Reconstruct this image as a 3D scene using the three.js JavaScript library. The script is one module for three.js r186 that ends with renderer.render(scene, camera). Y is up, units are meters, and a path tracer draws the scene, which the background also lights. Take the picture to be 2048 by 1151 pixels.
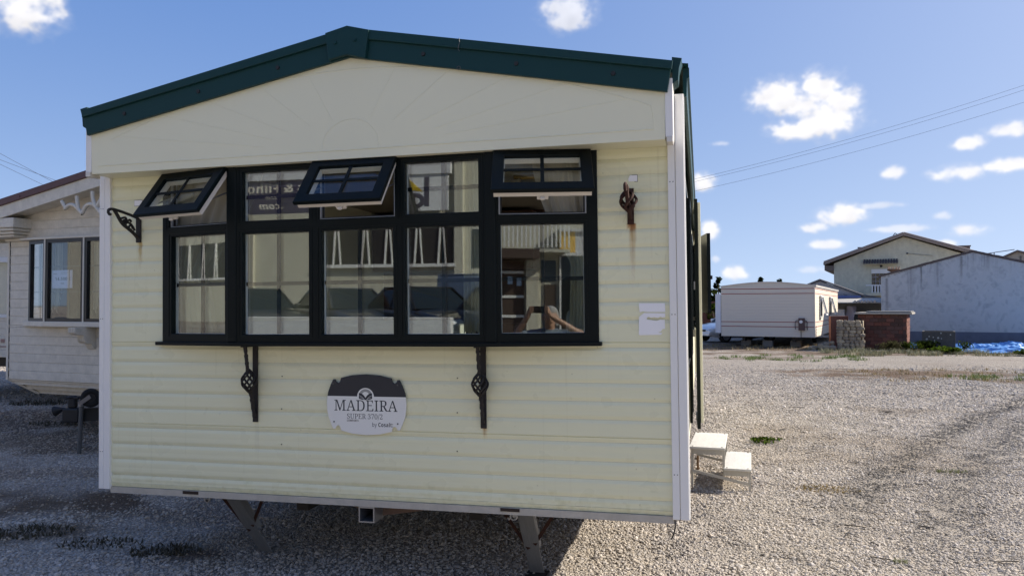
import * as THREE from 'three';
import { mergeGeometries, toCreasedNormals } from 'three/addons/utils/BufferGeometryUtils.js';
import { RoundedBoxGeometry } from 'three/addons/geometries/RoundedBoxGeometry.js';
import { MarchingCubes } from 'three/addons/objects/MarchingCubes.js';
import { createNoise2D, createNoise3D } from 'simplex-noise';

// ------------------------------------------------------------------ camera, sky, sun, exposure
const scene = new THREE.Scene();
const camera = new THREE.PerspectiveCamera(40.98, 2048 / 1151, 0.02, 3000);
const EYE = 1.7;
camera.position.set(0, EYE, 0);
camera.rotation.x = THREE.MathUtils.degToRad(1.32);
scene.add(camera);
const renderer = new THREE.WebGLRenderer({ antialias: true });
renderer.toneMapping = THREE.LinearToneMapping;
renderer.toneMappingExposure = 1.7;
renderer.shadowMap.enabled = true;

function rng(seed) { let a = seed >>> 0; return () => { a = (a + 0x6D2B79F5) | 0; let t = Math.imul(a ^ (a >>> 15), 1 | a); t = (t + Math.imul(t ^ (t >>> 7), 61 | t)) ^ t; return ((t ^ (t >>> 14)) >>> 0) / 4294967296; }; }
const R0 = rng(7);
const n2 = createNoise2D(rng(11)), n3 = createNoise3D(rng(12)), n2b = createNoise2D(rng(13));
const clamp = (x, a = 0, b = 1) => Math.min(b, Math.max(a, x));
const sstep = (a, b, x) => { const t = clamp((x - a) / (b - a)); return t * t * (3 - 2 * t); };
const lerp = (a, b, t) => a + (b - a) * t;
const fbm = (f, x, y, o = 4) => { let s = 0, a = 0.5, k = 1; for (let i = 0; i < o; i++) { s += a * f(x * k + i * 17.3, y * k - i * 9.1); a *= 0.5; k *= 2.03; } return s; };
const fbm3 = (x, y, z, o = 4) => { let s = 0, a = 0.5, k = 1; for (let i = 0; i < o; i++) { s += a * n3(x * k + i * 7.7, y * k, z * k); a *= 0.5; k *= 2.05; } return s; };

// the caravan stands a little out of level: its frame in the world
const CA = new THREE.Vector3(0.971174, 0.010467, 0.238143), CB = new THREE.Vector3(-0.010152, 0.999945, -0.002546), CC = new THREE.Vector3(-0.238157, 0.000055, 0.971227);
const CARAVAN = new THREE.Matrix4().makeBasis(CA, CB, CC).setPosition(-0.855, 0.555, -4.545);
const sunDir = new THREE.Vector3().addScaledVector(CA, 1.5).addScaledVector(CB, 1.0).addScaledVector(CC, -0.7).normalize();
const sun = new THREE.DirectionalLight(new THREE.Color().setRGB(1.0, 0.91, 0.78), 5);
sun.position.copy(sunDir).multiplyScalar(60);
sun.castShadow = true; sun.shadow.radius = 1.2; sun.shadow.mapSize.set(4096, 4096);
Object.assign(sun.shadow.camera, { left: -45, right: 45, top: 45, bottom: -45, near: 1, far: 160 });
scene.add(sun, sun.target);

{ // the sky: clear air and small fair-weather clouds
  const W = 4096, H = 2048, data = new Float32Array(W * H * 4);
  const deg = 180 / Math.PI;
  // azimuth (degrees right of the view), elevation, half width, half height, strength
  const blobs = [[19.3, 14.4, 1.78, 1.34, 1], [22.0, 14.9, 1.39, 1.17, 1], [23.4, 13.7, 1.23, 1.03, 1], [20.2, 12.1, 1.85, 0.77, 1], [22.4, 12.6, 2.29, 1.38, 1], [20.9, 13.6, 1.5, 1.22, 1], [-32.7, 18.3, 2.09, 1.95, 1], [4.2, 21.0, 1.9, 1.34, 0.75], [33.1, 10.9, 1.12, 0.56, 0.9], [30.9, 10.3, 0.95, 0.45, 0.9], [26.4, 8.8, 0.64, 0.43, 0.9], [30.1, 8.5, 1.41, 0.55, 0.9], [33.0, 8.7, 1.38, 0.5, 0.95], [23.1, 6.2, 1.59, 0.75, 1], [21.4, 5.4, 0.91, 0.38, 0.85], [22.4, 4.2, 1.15, 0.34, 0.85], [25.5, 6.7, 1.38, 0.24, 0.5], [27.1, 5.1, 1.84, 0.27, 0.55], [29.4, 5.8, 0.57, 0.29, 0.55], [30.7, 4.8, 1.1, 0.45, 0.9], [29.5, 4.0, 0.68, 0.26, 0.7], [14.0, 8.8, 0.99, 0.65, 1], [14.4, 5.2, 0.7, 0.86, 0.95], [16.1, 2.3, 0.89, 0.57, 0.9], [14.8, 3.3, 0.35, 0.29, 0.5], [15.2, 11.5, 0.71, 0.18, 0.4], [21.8, 2.5, 1.28, 0.28, 0.4], [25.3, 3.1, 1.22, 0.24, 0.4]];
  let last = 0;
  const s = sunDir, cosA = new Float64Array(W), sinA = new Float64Array(W), azA = new Float64Array(W);
  for (let i = 0; i < W; i++) { const ph = ((i + 0.5) / W - 0.5) * 2 * Math.PI; cosA[i] = Math.cos(ph); sinA[i] = Math.sin(ph); azA[i] = Math.atan2(cosA[i], -sinA[i]) * deg; }
  for (let j = 0; j < H; j++) {
    const el = ((j + 0.5) / H - 0.5) * Math.PI, ce = Math.cos(el), y = Math.sin(el), e = el * deg, up = Math.max(y, 0), air = Math.exp(-up * 5.2), air2 = Math.exp(-up * 2.0), below = y < 0 ? Math.exp(y * 6) : 1;
    const r0 = 0.036 + 0.055 * air2 + 0.235 * air, g0 = 0.098 + 0.11 * air2 + 0.215 * air, b0 = 0.305 + 0.15 * air2 + 0.115 * air;
    const row = blobs.filter((b) => e > 0.3 && Math.abs(e - b[1]) < b[3] * 1.9 + 0.3), k0 = Math.cos(el);
    for (let i = 0; i < W; i++) {
      const x = cosA[i] * ce, z = sinA[i] * ce, near = Math.max(0, x * s.x + y * s.y + z * s.z), n2_ = near * near, n8 = n2_ * n2_ * n2_ * n2_, glow = 0.5 * n2_ + 0.45 * n8 + 0.8 * n8 * n8 * n8 * n8 * n8;
      let r = r0 + glow * 0.42, g = g0 + glow * 0.39, b = b0 + glow * 0.33, dens = 0, under = 0;
      if (y < 0) { r = lerp(0.16, r, below); g = lerp(0.15, g, below); b = lerp(0.14, b, below); }
      const az = azA[i];
      if (Math.abs(az) < 38) {
        let w1 = null, w2 = 0;
        for (const [ba, be, bw, bh, bs] of row) {
          const dx = (az - ba) * k0, dy = e - be;
          if (dx > bw * 1.9 || dx < -bw * 1.9) continue;
          if (w1 === null) { w1 = fbm3(x * 20, y * 27, z * 20, 4); w2 = fbm3(x * 70 + 5, y * 85, z * 70, 3); }
          const q = 1.0 - (dx / bw) * (dx / bw) - (dy / bh) * (dy / bh) * (dy < 0 ? 1.3 : 1) + w1 * 1.0 + w2 * 0.55;
          const dd = (0.84 * sstep(-0.1, 0.85, q) + 0.16 * sstep(-0.9, 0.3, q)) * bs; if (dd > dens) { dens = dd; under = sstep(0.2, 1.0, -dy / bh) * (bh > 0.6 ? 1 : 0.4); }
        }
      } else if (e > 2 && e < 68) { // the same kind of clouds all round, outside the frame
        if (!(i & 7) || !last) last = fbm3(x * 5 + 3, y * 9, z * 5, 3) - 0.2 || 1e-9;
        dens = sstep(0.05, 0.3, last) * 0.9 * sstep(2, 5, e) * (1 - sstep(48, 68, e));
      }
      if (dens > 0) {
        const body = 0.6 * (0.94 + (dens > 0.3 ? 0.14 * fbm3(x * 30 + 9, y * 40 + 2, z * 30, 2) : 0) + 0.10 * near) * (1 - 0.16 * under);
        r = lerp(r, 1.02 * body, dens); g = lerp(g, 1.01 * body, dens); b = lerp(b, 1.04 * body, dens);
      }
      const k = (j * W + i) * 4; data[k] = r; data[k + 1] = g; data[k + 2] = b; data[k + 3] = 1;
    }
  }
  const sky = new THREE.DataTexture(data, W, H, THREE.RGBAFormat, THREE.FloatType);
  sky.mapping = THREE.EquirectangularReflectionMapping; sky.magFilter = sky.minFilter = THREE.LinearFilter; sky.needsUpdate = true;
  scene.background = sky; scene.environment = sky; scene.environmentIntensity = 1;
}

// ------------------------------------------------------------------ helpers
const used = new Map();
const numbered = (n) => { const k = used.get(n) || 0; used.set(n, k + 1); return k ? `${n}_${String(k).padStart(3, '0')}` : n; };
function clean(g) {
  let q = g.index ? g.toNonIndexed() : g;
  for (const k of Object.keys(q.attributes)) if (!['position', 'normal', 'uv'].includes(k)) q.deleteAttribute(k);
  if (!q.attributes.normal) q.computeVertexNormals();
  if (!q.attributes.uv) q.setAttribute('uv', new THREE.BufferAttribute(new Float32Array(q.attributes.position.count * 2), 2));
  return q;
}
const join = (list) => list.length === 1 ? clean(list[0]) : mergeGeometries(list.map(clean));
function uvm(g, s = 1) { // uv in metres, taken along each face's own main direction
  g = clean(g);
  const p = g.attributes.position, n = g.attributes.normal, uv = g.attributes.uv;
  for (let i = 0; i < p.count; i++) {
    const ax = Math.abs(n.getX(i)), ay = Math.abs(n.getY(i)), az = Math.abs(n.getZ(i));
    if (ay >= ax && ay >= az) uv.setXY(i, p.getX(i) * s, p.getZ(i) * s); else if (ax >= az) uv.setXY(i, p.getZ(i) * s, p.getY(i) * s); else uv.setXY(i, p.getX(i) * s, p.getY(i) * s);
  }
  return g;
}
function thing(name, label, category, pos = [0, 0, 0], turn = 0, group) {
  const o = new THREE.Group(); o.name = numbered(name); o.position.set(...pos); o.rotation.y = turn;
  o.userData = { label, category }; if (group) o.userData.group = group; scene.add(o); return o;
}
function mesh(name, geo, mat, parent = scene) {
  const g = Array.isArray(geo) ? join(geo) : geo, m = new THREE.Mesh(g, mat);
  m.name = parent === scene ? numbered(name) : name; m.castShadow = m.receiveShadow = true; parent.add(m); return m;
}
function single(name, label, category, geo, mat, group) { const m = mesh(name, geo, mat); m.userData = { label, category }; if (group) m.userData.group = group; return m; }
function struct(name, geo, mat) { const m = mesh(name, geo, mat); m.userData.kind = 'structure'; return m; }
const each = (name, geos, mat, parent) => geos.map((g) => mesh(name, g, mat, parent));
const stuffPart = (m) => { m.userData.kind = 'stuff'; return m; };
const V = (x, y, z) => new THREE.Vector3(x, y, z);
const box = (x0, x1, y0, y1, z0, z1) => new THREE.BoxGeometry(x1 - x0, y1 - y0, z1 - z0).translate((x0 + x1) / 2, (y0 + y1) / 2, (z0 + z1) / 2);
const rbox = (x0, x1, y0, y1, z0, z1, r = 0.006, s = 2) => new RoundedBoxGeometry(x1 - x0, y1 - y0, z1 - z0, s, Math.min(r, (x1 - x0) / 2.1, (y1 - y0) / 2.1, (z1 - z0) / 2.1)).translate((x0 + x1) / 2, (y0 + y1) / 2, (z0 + z1) / 2);
function bar(a, b, w, d, up = V(0, 0, 1)) { // a rectangular bar from a to b
  const dir = b.clone().sub(a), L = dir.length(); dir.normalize();
  const z = up.clone().addScaledVector(dir, -up.dot(dir)).normalize(), x = new THREE.Vector3().crossVectors(dir, z);
  return new THREE.BoxGeometry(w, L, d).applyMatrix4(new THREE.Matrix4().makeBasis(x, dir, z).setPosition(a.clone().add(b).multiplyScalar(0.5)));
}
const tube = (pts, r, seg = 24, rad = 6, closed = false) => new THREE.TubeGeometry(new THREE.CatmullRomCurve3(pts, closed), seg, r, rad, closed);
function rod(a, b, r, rad = 10, r2 = r) {
  const dir = b.clone().sub(a), L = dir.length();
  return new THREE.CylinderGeometry(r2, r, L, rad).applyQuaternion(new THREE.Quaternion().setFromUnitVectors(V(0, 1, 0), dir.normalize())).translate((a.x + b.x) / 2, (a.y + b.y) / 2, (a.z + b.z) / 2);
}
function poly(pts, z0, z1, bevel = 0) { // an outline in x, y given depth
  const s = new THREE.Shape(pts.map(([x, y]) => new THREE.Vector2(x, y)));
  return new THREE.ExtrudeGeometry(s, { depth: z1 - z0 - 2 * bevel, bevelEnabled: bevel > 0, bevelSize: bevel, bevelThickness: bevel, bevelOffset: -bevel, bevelSegments: 2, steps: 1, curveSegments: 8 }).translate(0, 0, z0 + bevel);
}
const lin = (r, g, b) => new THREE.Color().setRGB(r, g, b);
const M = (c, rough = 0.6, extra = {}) => new THREE.MeshStandardMaterial({ color: lin(...c), roughness: rough, side: THREE.DoubleSide, ...extra });
const PM = (c, rough, extra = {}) => new THREE.MeshPhysicalMaterial({ color: lin(...c), roughness: rough, side: THREE.DoubleSide, ...extra });

function canvasTex(w, h, draw, srgb = true) {
  const c = document.createElement('canvas'); c.width = w; c.height = h; draw(c.getContext('2d'), w, h);
  const t = new THREE.CanvasTexture(c); if (srgb) t.colorSpace = THREE.SRGBColorSpace; t.wrapS = t.wrapT = THREE.RepeatWrapping; t.anisotropy = 8; return t;
}
function dataTex(w, h, f, srgb = false) { // f(u, v) -> [r, g, b] in 0..1
  const d = new Uint8Array(w * h * 4);
  for (let j = 0; j < h; j++) for (let i = 0; i < w; i++) { const c = f((i + 0.5) / w, (j + 0.5) / h, i, j), k = (j * w + i) * 4; d[k] = clamp(c[0]) * 255; d[k + 1] = clamp(c[1]) * 255; d[k + 2] = clamp(c[2]) * 255; d[k + 3] = 255; }
  const t = new THREE.DataTexture(d, w, h); if (srgb) t.colorSpace = THREE.SRGBColorSpace; t.wrapS = t.wrapT = THREE.RepeatWrapping; t.magFilter = THREE.LinearFilter; t.minFilter = THREE.LinearMipmapLinearFilter; t.generateMipmaps = true; t.anisotropy = 8; t.needsUpdate = true; return t;
}
const tileNoise = (f, u, v, k, o = 4) => { // noise that repeats at 0..1
  const a = u * 2 * Math.PI, b = v * 2 * Math.PI; let s = 0, am = 0.5, q = k;
  for (let i = 0; i < o; i++) { s += am * (n3(Math.cos(a) * q + i * 5, Math.sin(a) * q, Math.cos(b) * q + 3) + n3(Math.sin(b) * q + i * 3, Math.cos(a) * q - 8, Math.sin(a) * q)) * 0.7; am *= 0.5; q *= 2; } return s;
};
const mottle = dataTex(512, 512, (u, v) => { const a = tileNoise(0, u, v, 1.2, 5), b = tileNoise(0, v, u, 7, 3); const c = 0.84 + 0.13 * a + 0.08 * b; return [c, c, c * 0.99]; });
const grainBump = dataTex(512, 512, (u, v) => { const c = 0.5 + 0.3 * tileNoise(0, u, v, 9, 4) + 0.12 * (R0() - 0.5); return [c, c, c]; });
const noisyRough = dataTex(256, 256, (u, v) => { const c = 0.85 + 0.14 * tileNoise(0, u, v, 2.2, 4); return [c, c, c]; });

// ------------------------------------------------------------------ ground
const hash2 = (x, y) => { let h = Math.imul(x, 374761393) ^ Math.imul(y, 668265263); h = Math.imul(h ^ (h >>> 13), 1274126177); return ((h ^ (h >>> 16)) >>> 0) / 4294967296; };
const D0 = V(-0.855, 0, -4.545), DX = V(0.9712, 0, 0.2382), DZ = V(-0.2382, 0, 0.9712); // street frame: along the caravan's front, and towards the street
const street = (X, y, D) => V(D0.x + X * DX.x + D * DZ.x, y, D0.z + X * DX.z + D * DZ.z);
function groundY(x, z) {
  const D = (x - D0.x) * DZ.x + (z - D0.z) * DZ.z;
  let y = 0.72 * sstep(5.2, 12.5, D);
  const r = Math.hypot(x, z);
  y += 0.016 * n2(x * 0.35, z * 0.35) + 0.006 * n2(x * 1.7, z * 1.7);
  const ru = darkBand(x, z); y -= 0.008 * ru;
  return y - 0.01;
}
function darkBand(x, z) { // two darker, slightly sunken bands crossing the yard
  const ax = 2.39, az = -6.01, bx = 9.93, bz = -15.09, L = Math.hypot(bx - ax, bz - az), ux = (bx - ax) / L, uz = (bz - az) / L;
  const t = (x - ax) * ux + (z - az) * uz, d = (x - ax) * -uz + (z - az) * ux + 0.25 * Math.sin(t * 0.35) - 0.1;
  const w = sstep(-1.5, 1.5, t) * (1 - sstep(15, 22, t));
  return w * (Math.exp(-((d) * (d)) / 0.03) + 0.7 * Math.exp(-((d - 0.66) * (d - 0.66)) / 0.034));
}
const patches = [[9.8, -19.4, 3.9, 1.7, 1], [2.95, -7.25, 0.35, 0.22, 0.5], [-4.5, -6.7, 1.3, 0.55, 1], [-3.2, -6.4, 1.4, 0.3, 0.6], [-4.9, -7.9, 1.5, 0.35, 0.5], [-5.4, -10.2, 2.2, 0.7, 0.8], [-6.2, -9.4, 1.9, 0.7, 0.8], [-3.6, -5.85, 0.5, 0.35, 0.9], [-2.45, -5.35, 0.5, 0.25, 0.9], [-7.6, -11.5, 2.6, 1.2, 0.8], [11.5, -17.5, 1.2, 0.8, 0.8], [13, -27.6, 8, 1.2, 0.9], [8.4, -25.2, 2.4, 1.0, 0.6], [10, -32, 6, 4.2, 1], [20, -31, 7, 5, 1], [-4.2, -4.4, 0.8, 0.5, 0.7], [1.0, -6.7, 0.5, 0.3, 0.4], [6.6, -12.5, 1.1, 0.3, 0.35], [0.9, -8.0, 1.5, 1.5, 0.25]];
function soil(x, z) { // how much bare earth shows between the stones
  let s = 0; const w = fbm(n2, x * 0.9, z * 0.9, 4);
  for (const [px, pz, rx, rz, k] of patches) { const q = 1 - ((x - px) / rx) ** 2 - ((z - pz) / rz) ** 2 + w * 1.1; s = Math.max(s, k * sstep(0, 0.8, q)); }
  s = Math.max(s, 0.55 * sstep(0.18, 0.42, fbm(n2b, x * 0.22, z * 0.22, 4)) * (x < -1 ? 1 : z < -15 ? 0.25 : 0.6));
  return clamp(s);
}
const N = 52, S = 1024, tone = new Float32Array(S * S * 3), bumpA = new Float32Array(S * S);
for (let j = 0; j < S; j++) for (let i = 0; i < S; i++) { // crushed limestone, 1.6 m to a side
  const u = i / S * N, v = j / S * N, iu = Math.floor(u), iv = Math.floor(v); let d1 = 9, d2 = 9, id = 0;
  for (let a = -1; a <= 1; a++) for (let b = -1; b <= 1; b++) {
    const cx = ((iu + a) % N + N) % N, cy = ((iv + b) % N + N) % N, fx = iu + a + 0.12 + 0.76 * hash2(cx, cy), fy = iv + b + 0.12 + 0.76 * hash2(cx + 91, cy + 17), sx = 0.8 + 0.6 * hash2(cx + 5, cy + 3);
    const d = Math.hypot((u - fx) * sx, (v - fy) / sx); if (d < d1) { d2 = d1; d1 = d; id = hash2(cx + 31, cy + 57); } else if (d < d2) d2 = d;
  }
  const e = d2 - d1, h = sstep(0.02, 0.35, e) * (0.55 + 0.45 * id), c = (0.255 + 0.20 * id + 0.05 * hash2(i, j)) * (e < 0.05 ? 0.62 : 1), w = (id * 7.3) % 1;
  const k = (j * S + i); tone[k * 3] = c * (1.05 + 0.06 * w); tone[k * 3 + 1] = c * 0.965; tone[k * 3 + 2] = c * (0.87 - 0.08 * w); bumpA[k] = h;
}
const gravelMap = dataTex(S, S, (u, v, i, j) => { const k = (j * S + i) * 3; return [tone[k] * 1.9, tone[k + 1] * 1.9, tone[k + 2] * 1.9]; });
const gravelBump = dataTex(S, S, (u, v, i, j) => { const h = bumpA[j * S + i]; return [h, h, h]; });
{
  const axis = (near, step, far, off) => { const a = [off]; let s = step, p = off; while (p - off < far) { p += s; if (p - off > near) s *= 1.13; a.push(p); } const b = []; s = step; p = off; while (off - p < far) { p -= s; if (off - p > near) s *= 1.13; b.unshift(p); } return [...b, ...a]; };
  const xs = axis(13, 0.24, 900, 2), zs = axis(17, 0.24, 900, -13), nx = xs.length, nz = zs.length;
  const pos = new Float32Array(nx * nz * 3), col = new Float32Array(nx * nz * 3), uv = new Float32Array(nx * nz * 2), idx = [];
  for (let j = 0; j < nz; j++) for (let i = 0; i < nx; i++) {
    const x = xs[i], z = zs[j], k = j * nx + i; pos.set([x, groundY(x, z), z], k * 3); uv.set([x / 1.6, z / 1.6], k * 2);
    const ru = Math.min(1, darkBand(x, z)), s = soil(x, z), t = 0.50 - 0.05 * sstep(16, 24, -z) + 0.05 * fbm(n2, x * 0.6, z * 0.6, 3) + 0.03 * n2(x * 0.1, z * 0.1), brown = clamp((x < -1 ? 0.85 : 0.35) + 0.5 * n2b(x * 0.31, z * 0.31) + (z < -16 ? 0.75 : 0));  // beyond the loose stones the colour is darkened in place of their shadows
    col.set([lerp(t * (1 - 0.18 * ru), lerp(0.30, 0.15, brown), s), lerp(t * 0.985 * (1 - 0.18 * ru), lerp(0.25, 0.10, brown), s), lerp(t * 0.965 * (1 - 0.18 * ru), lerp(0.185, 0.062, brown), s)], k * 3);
    if (i && j) idx.push(k - nx - 1, k - 1, k, k - nx - 1, k, k - nx);
  }
  const g = new THREE.BufferGeometry(); g.setAttribute('position', new THREE.BufferAttribute(pos, 3)); g.setAttribute('color', new THREE.BufferAttribute(col, 3)); g.setAttribute('uv', new THREE.BufferAttribute(uv, 2)); g.setIndex(idx); g.computeVertexNormals();
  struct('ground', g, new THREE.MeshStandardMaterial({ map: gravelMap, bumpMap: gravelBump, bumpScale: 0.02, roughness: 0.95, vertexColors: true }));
}
{ // loose stones on top of it
  const r = rng(21), base = [];
  for (let k = 0; k < 4; k++) {
    const g = new THREE.IcosahedronGeometry(1, 0), p = g.attributes.position, seen = new Map();
    for (let i = 0; i < p.count; i++) { const key = [p.getX(i), p.getY(i), p.getZ(i)].map((q) => q.toFixed(3)).join(); if (!seen.has(key)) seen.set(key, [0.72 + 0.56 * r(), 0.72 + 0.56 * r(), 0.72 + 0.56 * r()]); const q = seen.get(key); p.setXYZ(i, p.getX(i) * q[0] * 1.15, p.getY(i) * q[1] * 0.72, p.getZ(i) * q[2] * 0.9); }
    g.computeVertexNormals(); base.push(g);
  }
  const lists = [[], [], [], []];
  const put = (x, z, size) => lists[Math.floor(r() * 4)].push([x, z, size]);
  for (let Z = 3.6; Z < 24; Z += 0.1) { // rows going away from the camera
    const half = Z * 0.76 + 1.2, dens = Z < 8 ? 2300 : lerp(2300, 480, sstep(8, 15, Z)) * (1 - sstep(17, 23, Z)), size = Z < 8 ? 0.0112 : lerp(0.0112, 0.0172, sstep(8, 15, Z));
    const n = Math.round(2 * half * 0.1 * dens);
    for (let i = 0; i < n; i++) {
      const x = (r() * 2 - 1) * half, z = -(Z + r() * 0.1), s = soil(x, z);
      if (r() < s * 0.92) continue; const big = r();
      put(x, z, size * (0.4 + 0.95 * r() * r() + 0.25 * r() + (big > 0.97 ? 0.9 * r() + 0.3 : 0)));
    }
  }
  const m4 = new THREE.Matrix4(), q = new THREE.Quaternion(), e = new THREE.Euler(), c = new THREE.Color();
  const mat = new THREE.MeshStandardMaterial({ roughness: 0.92 });
  lists.forEach((list, k) => {
    const im = new THREE.InstancedMesh(base[k], mat, list.length); im.name = numbered('gravel');
    list.forEach(([x, z, s], i) => {
      e.set((r() - 0.5) * 0.9, r() * 6.28, (r() - 0.5) * 0.9); q.setFromEuler(e);
      m4.compose(V(x, groundY(x, z) + s * 0.12, z), q, V(s, s, s)); im.setMatrixAt(i, m4);
      const t = (0.305 + 0.17 * r() + (r() > 0.92 ? 0.1 : 0) - (r() > 0.84 ? 0.09 : 0)) * (1 + 0.28 * fbm(n2b, x * 0.55 + 9, z * 0.8, 3)) * (1 - 0.68 * Math.min(1, darkBand(x, z) * (0.75 + 0.5 * r()))), w = r(), dirt = soil(x, z) * 0.35; c.setRGB(t * (1.04 + 0.06 * w) * (1 - dirt * 0.5), t * 0.96 * (1 - dirt * 0.7), t * (0.885 - 0.10 * w) * (1 - dirt)); im.setColorAt(i, c);
    });
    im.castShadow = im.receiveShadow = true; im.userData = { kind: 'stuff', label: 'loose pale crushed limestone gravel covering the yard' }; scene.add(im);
  });
}

// ------------------------------------------------------------------ shared materials
const glass = new THREE.MeshPhysicalMaterial({ color: lin(0.93, 0.96, 0.95), roughness: 0.0, transmission: 1, thickness: 0, ior: 1.72, side: THREE.DoubleSide });
const carGlass = new THREE.MeshPhysicalMaterial({ color: lin(0.014, 0.02, 0.02), roughness: 0.03, ior: 1.5 });
const sashGlass = glass.clone(); sashGlass.ior = 1.4;
const darkGlass = new THREE.MeshPhysicalMaterial({ color: lin(0.012, 0.014, 0.016), roughness: 0.04, ior: 1.6 });
const white = M([0.7, 0.7, 0.7], 0.4), offWhite = M([0.66, 0.63, 0.58], 0.5), black = M([0.012, 0.012, 0.013], 0.5);
const frameDark = PM([0.004, 0.0075, 0.008], 0.42, { specularIntensity: 0.3 });
const greenPaint = PM([0.007, 0.042, 0.045], 0.5, { specularIntensity: 0.45, roughnessMap: noisyRough });
const iron = M([0.016, 0.013, 0.012], 0.7), rust = M([0.05, 0.019, 0.012], 0.9, { map: mottle });
const galv = M([0.3, 0.31, 0.33], 0.42, { metalness: 0.75, roughnessMap: noisyRough });
const greySteel = M([0.13, 0.135, 0.14], 0.55, { metalness: 0.3, map: mottle });
const rubber = M([0.012, 0.012, 0.012], 0.9), wire = M([0.07, 0.07, 0.075], 0.8);
const fabric = M([0.52, 0.47, 0.38], 0.95, { map: mottle });
const wood = M([0.10, 0.042, 0.02], 0.5, { map: mottle });
const stucco = (c, rough = 0.95) => M(c, rough, { map: mottle, bumpMap: grainBump, bumpScale: 0.004 });

// ------------------------------------------------------------------ the caravan
const caravan = thing('static_caravan', 'cream static caravan with green roof edge and black-framed bay window, front and nearest', 'caravan');
CARAVAN.decompose(caravan.position, caravan.quaternion, caravan.scale);
{
  const C = caravan;
  // the pressed aluminium front: weather stains copied where the photograph shows them (rust under the brackets, dirt at the foot)
  const wallMap = canvasTex(1024, 640, (g, w, h) => {
    const X = (x) => (x + 1.85) / 3.7 * w, Y = (y) => h - y / 2.3 * h, r = rng(5);
    g.fillStyle = '#fff'; g.fillRect(0, 0, w, h);
    for (let i = 0; i < 900; i++) { const q = r(); g.fillStyle = `rgba(${q < 0.5 ? '235,228,200' : '225,226,222'},${0.07 * r()})`; g.fillRect(r() * w, r() * h, 30 + 200 * r(), 1 + 2 * r()); }
    for (let i = 0; i < 120; i++) { g.fillStyle = `rgba(205,200,185,${0.1 * r()})`; g.fillRect(r() * w, r() * h * 0.9, 1 + 2 * r(), 20 + 120 * r()); }
    const streak = (x, y0, y1, wd, c, a) => { for (let i = 0; i < 90; i++) { const px = X(x) + (r() + r() - 1) * wd, t = r(); g.fillStyle = `rgba(${c},${a * (1 - t) * r()})`; g.fillRect(px, Y(y0), 1 + 1.5 * r(), (y0 - y1) / 2.3 * h * t); } };
    streak(1.565, 1.575, 1.18, 6, '160,115,65', 0.16); streak(1.562, 1.575, 1.52, 8, '135,72,32', 0.55);
    streak(-1.562, 1.57, 1.36, 6, '170,130,75', 0.22); streak(0.725, 0.445, 0.36, 5, '180,130,95', 0.15); streak(-0.725, 0.445, 0.05, 6, '245,245,245', 0.3);
    for (let i = 0; i < 700; i++) { const t = r() * r(); g.fillStyle = `rgba(150,145,85,${0.06 * r()})`; g.fillRect(r() * w, Y(0.01 + t * 0.14), 3 + 12 * r(), 2 + 6 * r()); }
    for (let i = 0; i < 60; i++) { g.fillStyle = `rgba(70,65,55,${0.35 * r()})`; g.fillRect(r() * w, r() * h, 1.4, 1.4); }
    for (let i = 0; i < 14; i++) { g.strokeStyle = `rgba(120,118,100,${0.25 * r()})`; g.lineWidth = 0.8; const x = X(1.5 + 0.25 * r()), y = Y(1.3 + 0.6 * r()); g.beginPath(); g.moveTo(x, y); g.lineTo(x + 10 * (r() - 0.5), y + 12 * r()); g.stroke(); }
  });
  const siding = PM([0.795, 0.785, 0.55], 0.34, { map: wallMap, roughnessMap: noisyRough });
  function board(x0, x1, y0, y1, seam) { // one pressed board between two grooves
    const gr = Math.min(0.0068, (y1 - y0) * 0.09), pts = [[y0 + 0.0003, -gr], [y0 + 0.004, -gr * 0.92], [y0 + 0.009, -gr * 0.62], [y0 + 0.015, -gr * 0.25], [y0 + 0.021, -gr * 0.06], [y0 + 0.026, 0]];
    const mid = (y0 + y1) / 2; if (y1 - y0 < 0.06) { pts.length = 0; pts.push([y0, 0]); } if (y1 - y0 < 0.06) { /* narrow filler strip */ } else if (!seam) pts.push([mid - 0.012, 0], [mid - 0.004, -0.0010], [mid + 0.004, -0.0010], [mid + 0.012, 0]);
    else pts.push([seam - 0.003, 0], [seam - 0.001, -0.004], [seam, -0.004], [seam + 0.001, 0.0015], [seam + 0.006, 0.0005], [seam + 0.012, 0]);
    if (y1 - y0 < 0.06) pts.push([y1, 0]); else pts.push([y1 - 0.024, 0], [y1 - 0.018, -gr * 0.08], [y1 - 0.012, -gr * 0.35], [y1 - 0.006, -gr * 0.78], [y1 - 0.0003, -gr]);
    const pos = [], uv = [], idx = [], nx = Math.max(2, Math.ceil((x1 - x0) / 0.3));
    for (let i = 0; i <= nx; i++) for (const [y, z] of pts) { const x = lerp(x0, x1, i / nx), wob = 0.0006 * n2(x * 0.9, y * 5); pos.push(x, y, z + wob); uv.push((x + 1.85) / 3.7, y / 2.3); }
    const n = pts.length; for (let i = 0; i < nx; i++) for (let j = 0; j < n - 1; j++) { const a = i * n + j, b = a + n; idx.push(a, b, b + 1, a, b + 1, a + 1); }
    const g = new THREE.BufferGeometry(); g.setAttribute('position', new THREE.Float32BufferAttribute(pos, 3)); g.setAttribute('uv', new THREE.Float32BufferAttribute(uv, 2)); g.setIndex(idx); g.computeVertexNormals(); return g;
  }
  const grooves = [0.008, 0.082, 0.183, 0.28, 0.384, 0.507, 0.606, 0.706, 0.803, 0.901, 1.05, 1.148, 1.247, 1.347, 1.444, 1.544, 1.643, 1.742, 1.841, 1.931, 2.02], seams = { 4: 0.414, 9: 0.931 };
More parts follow.
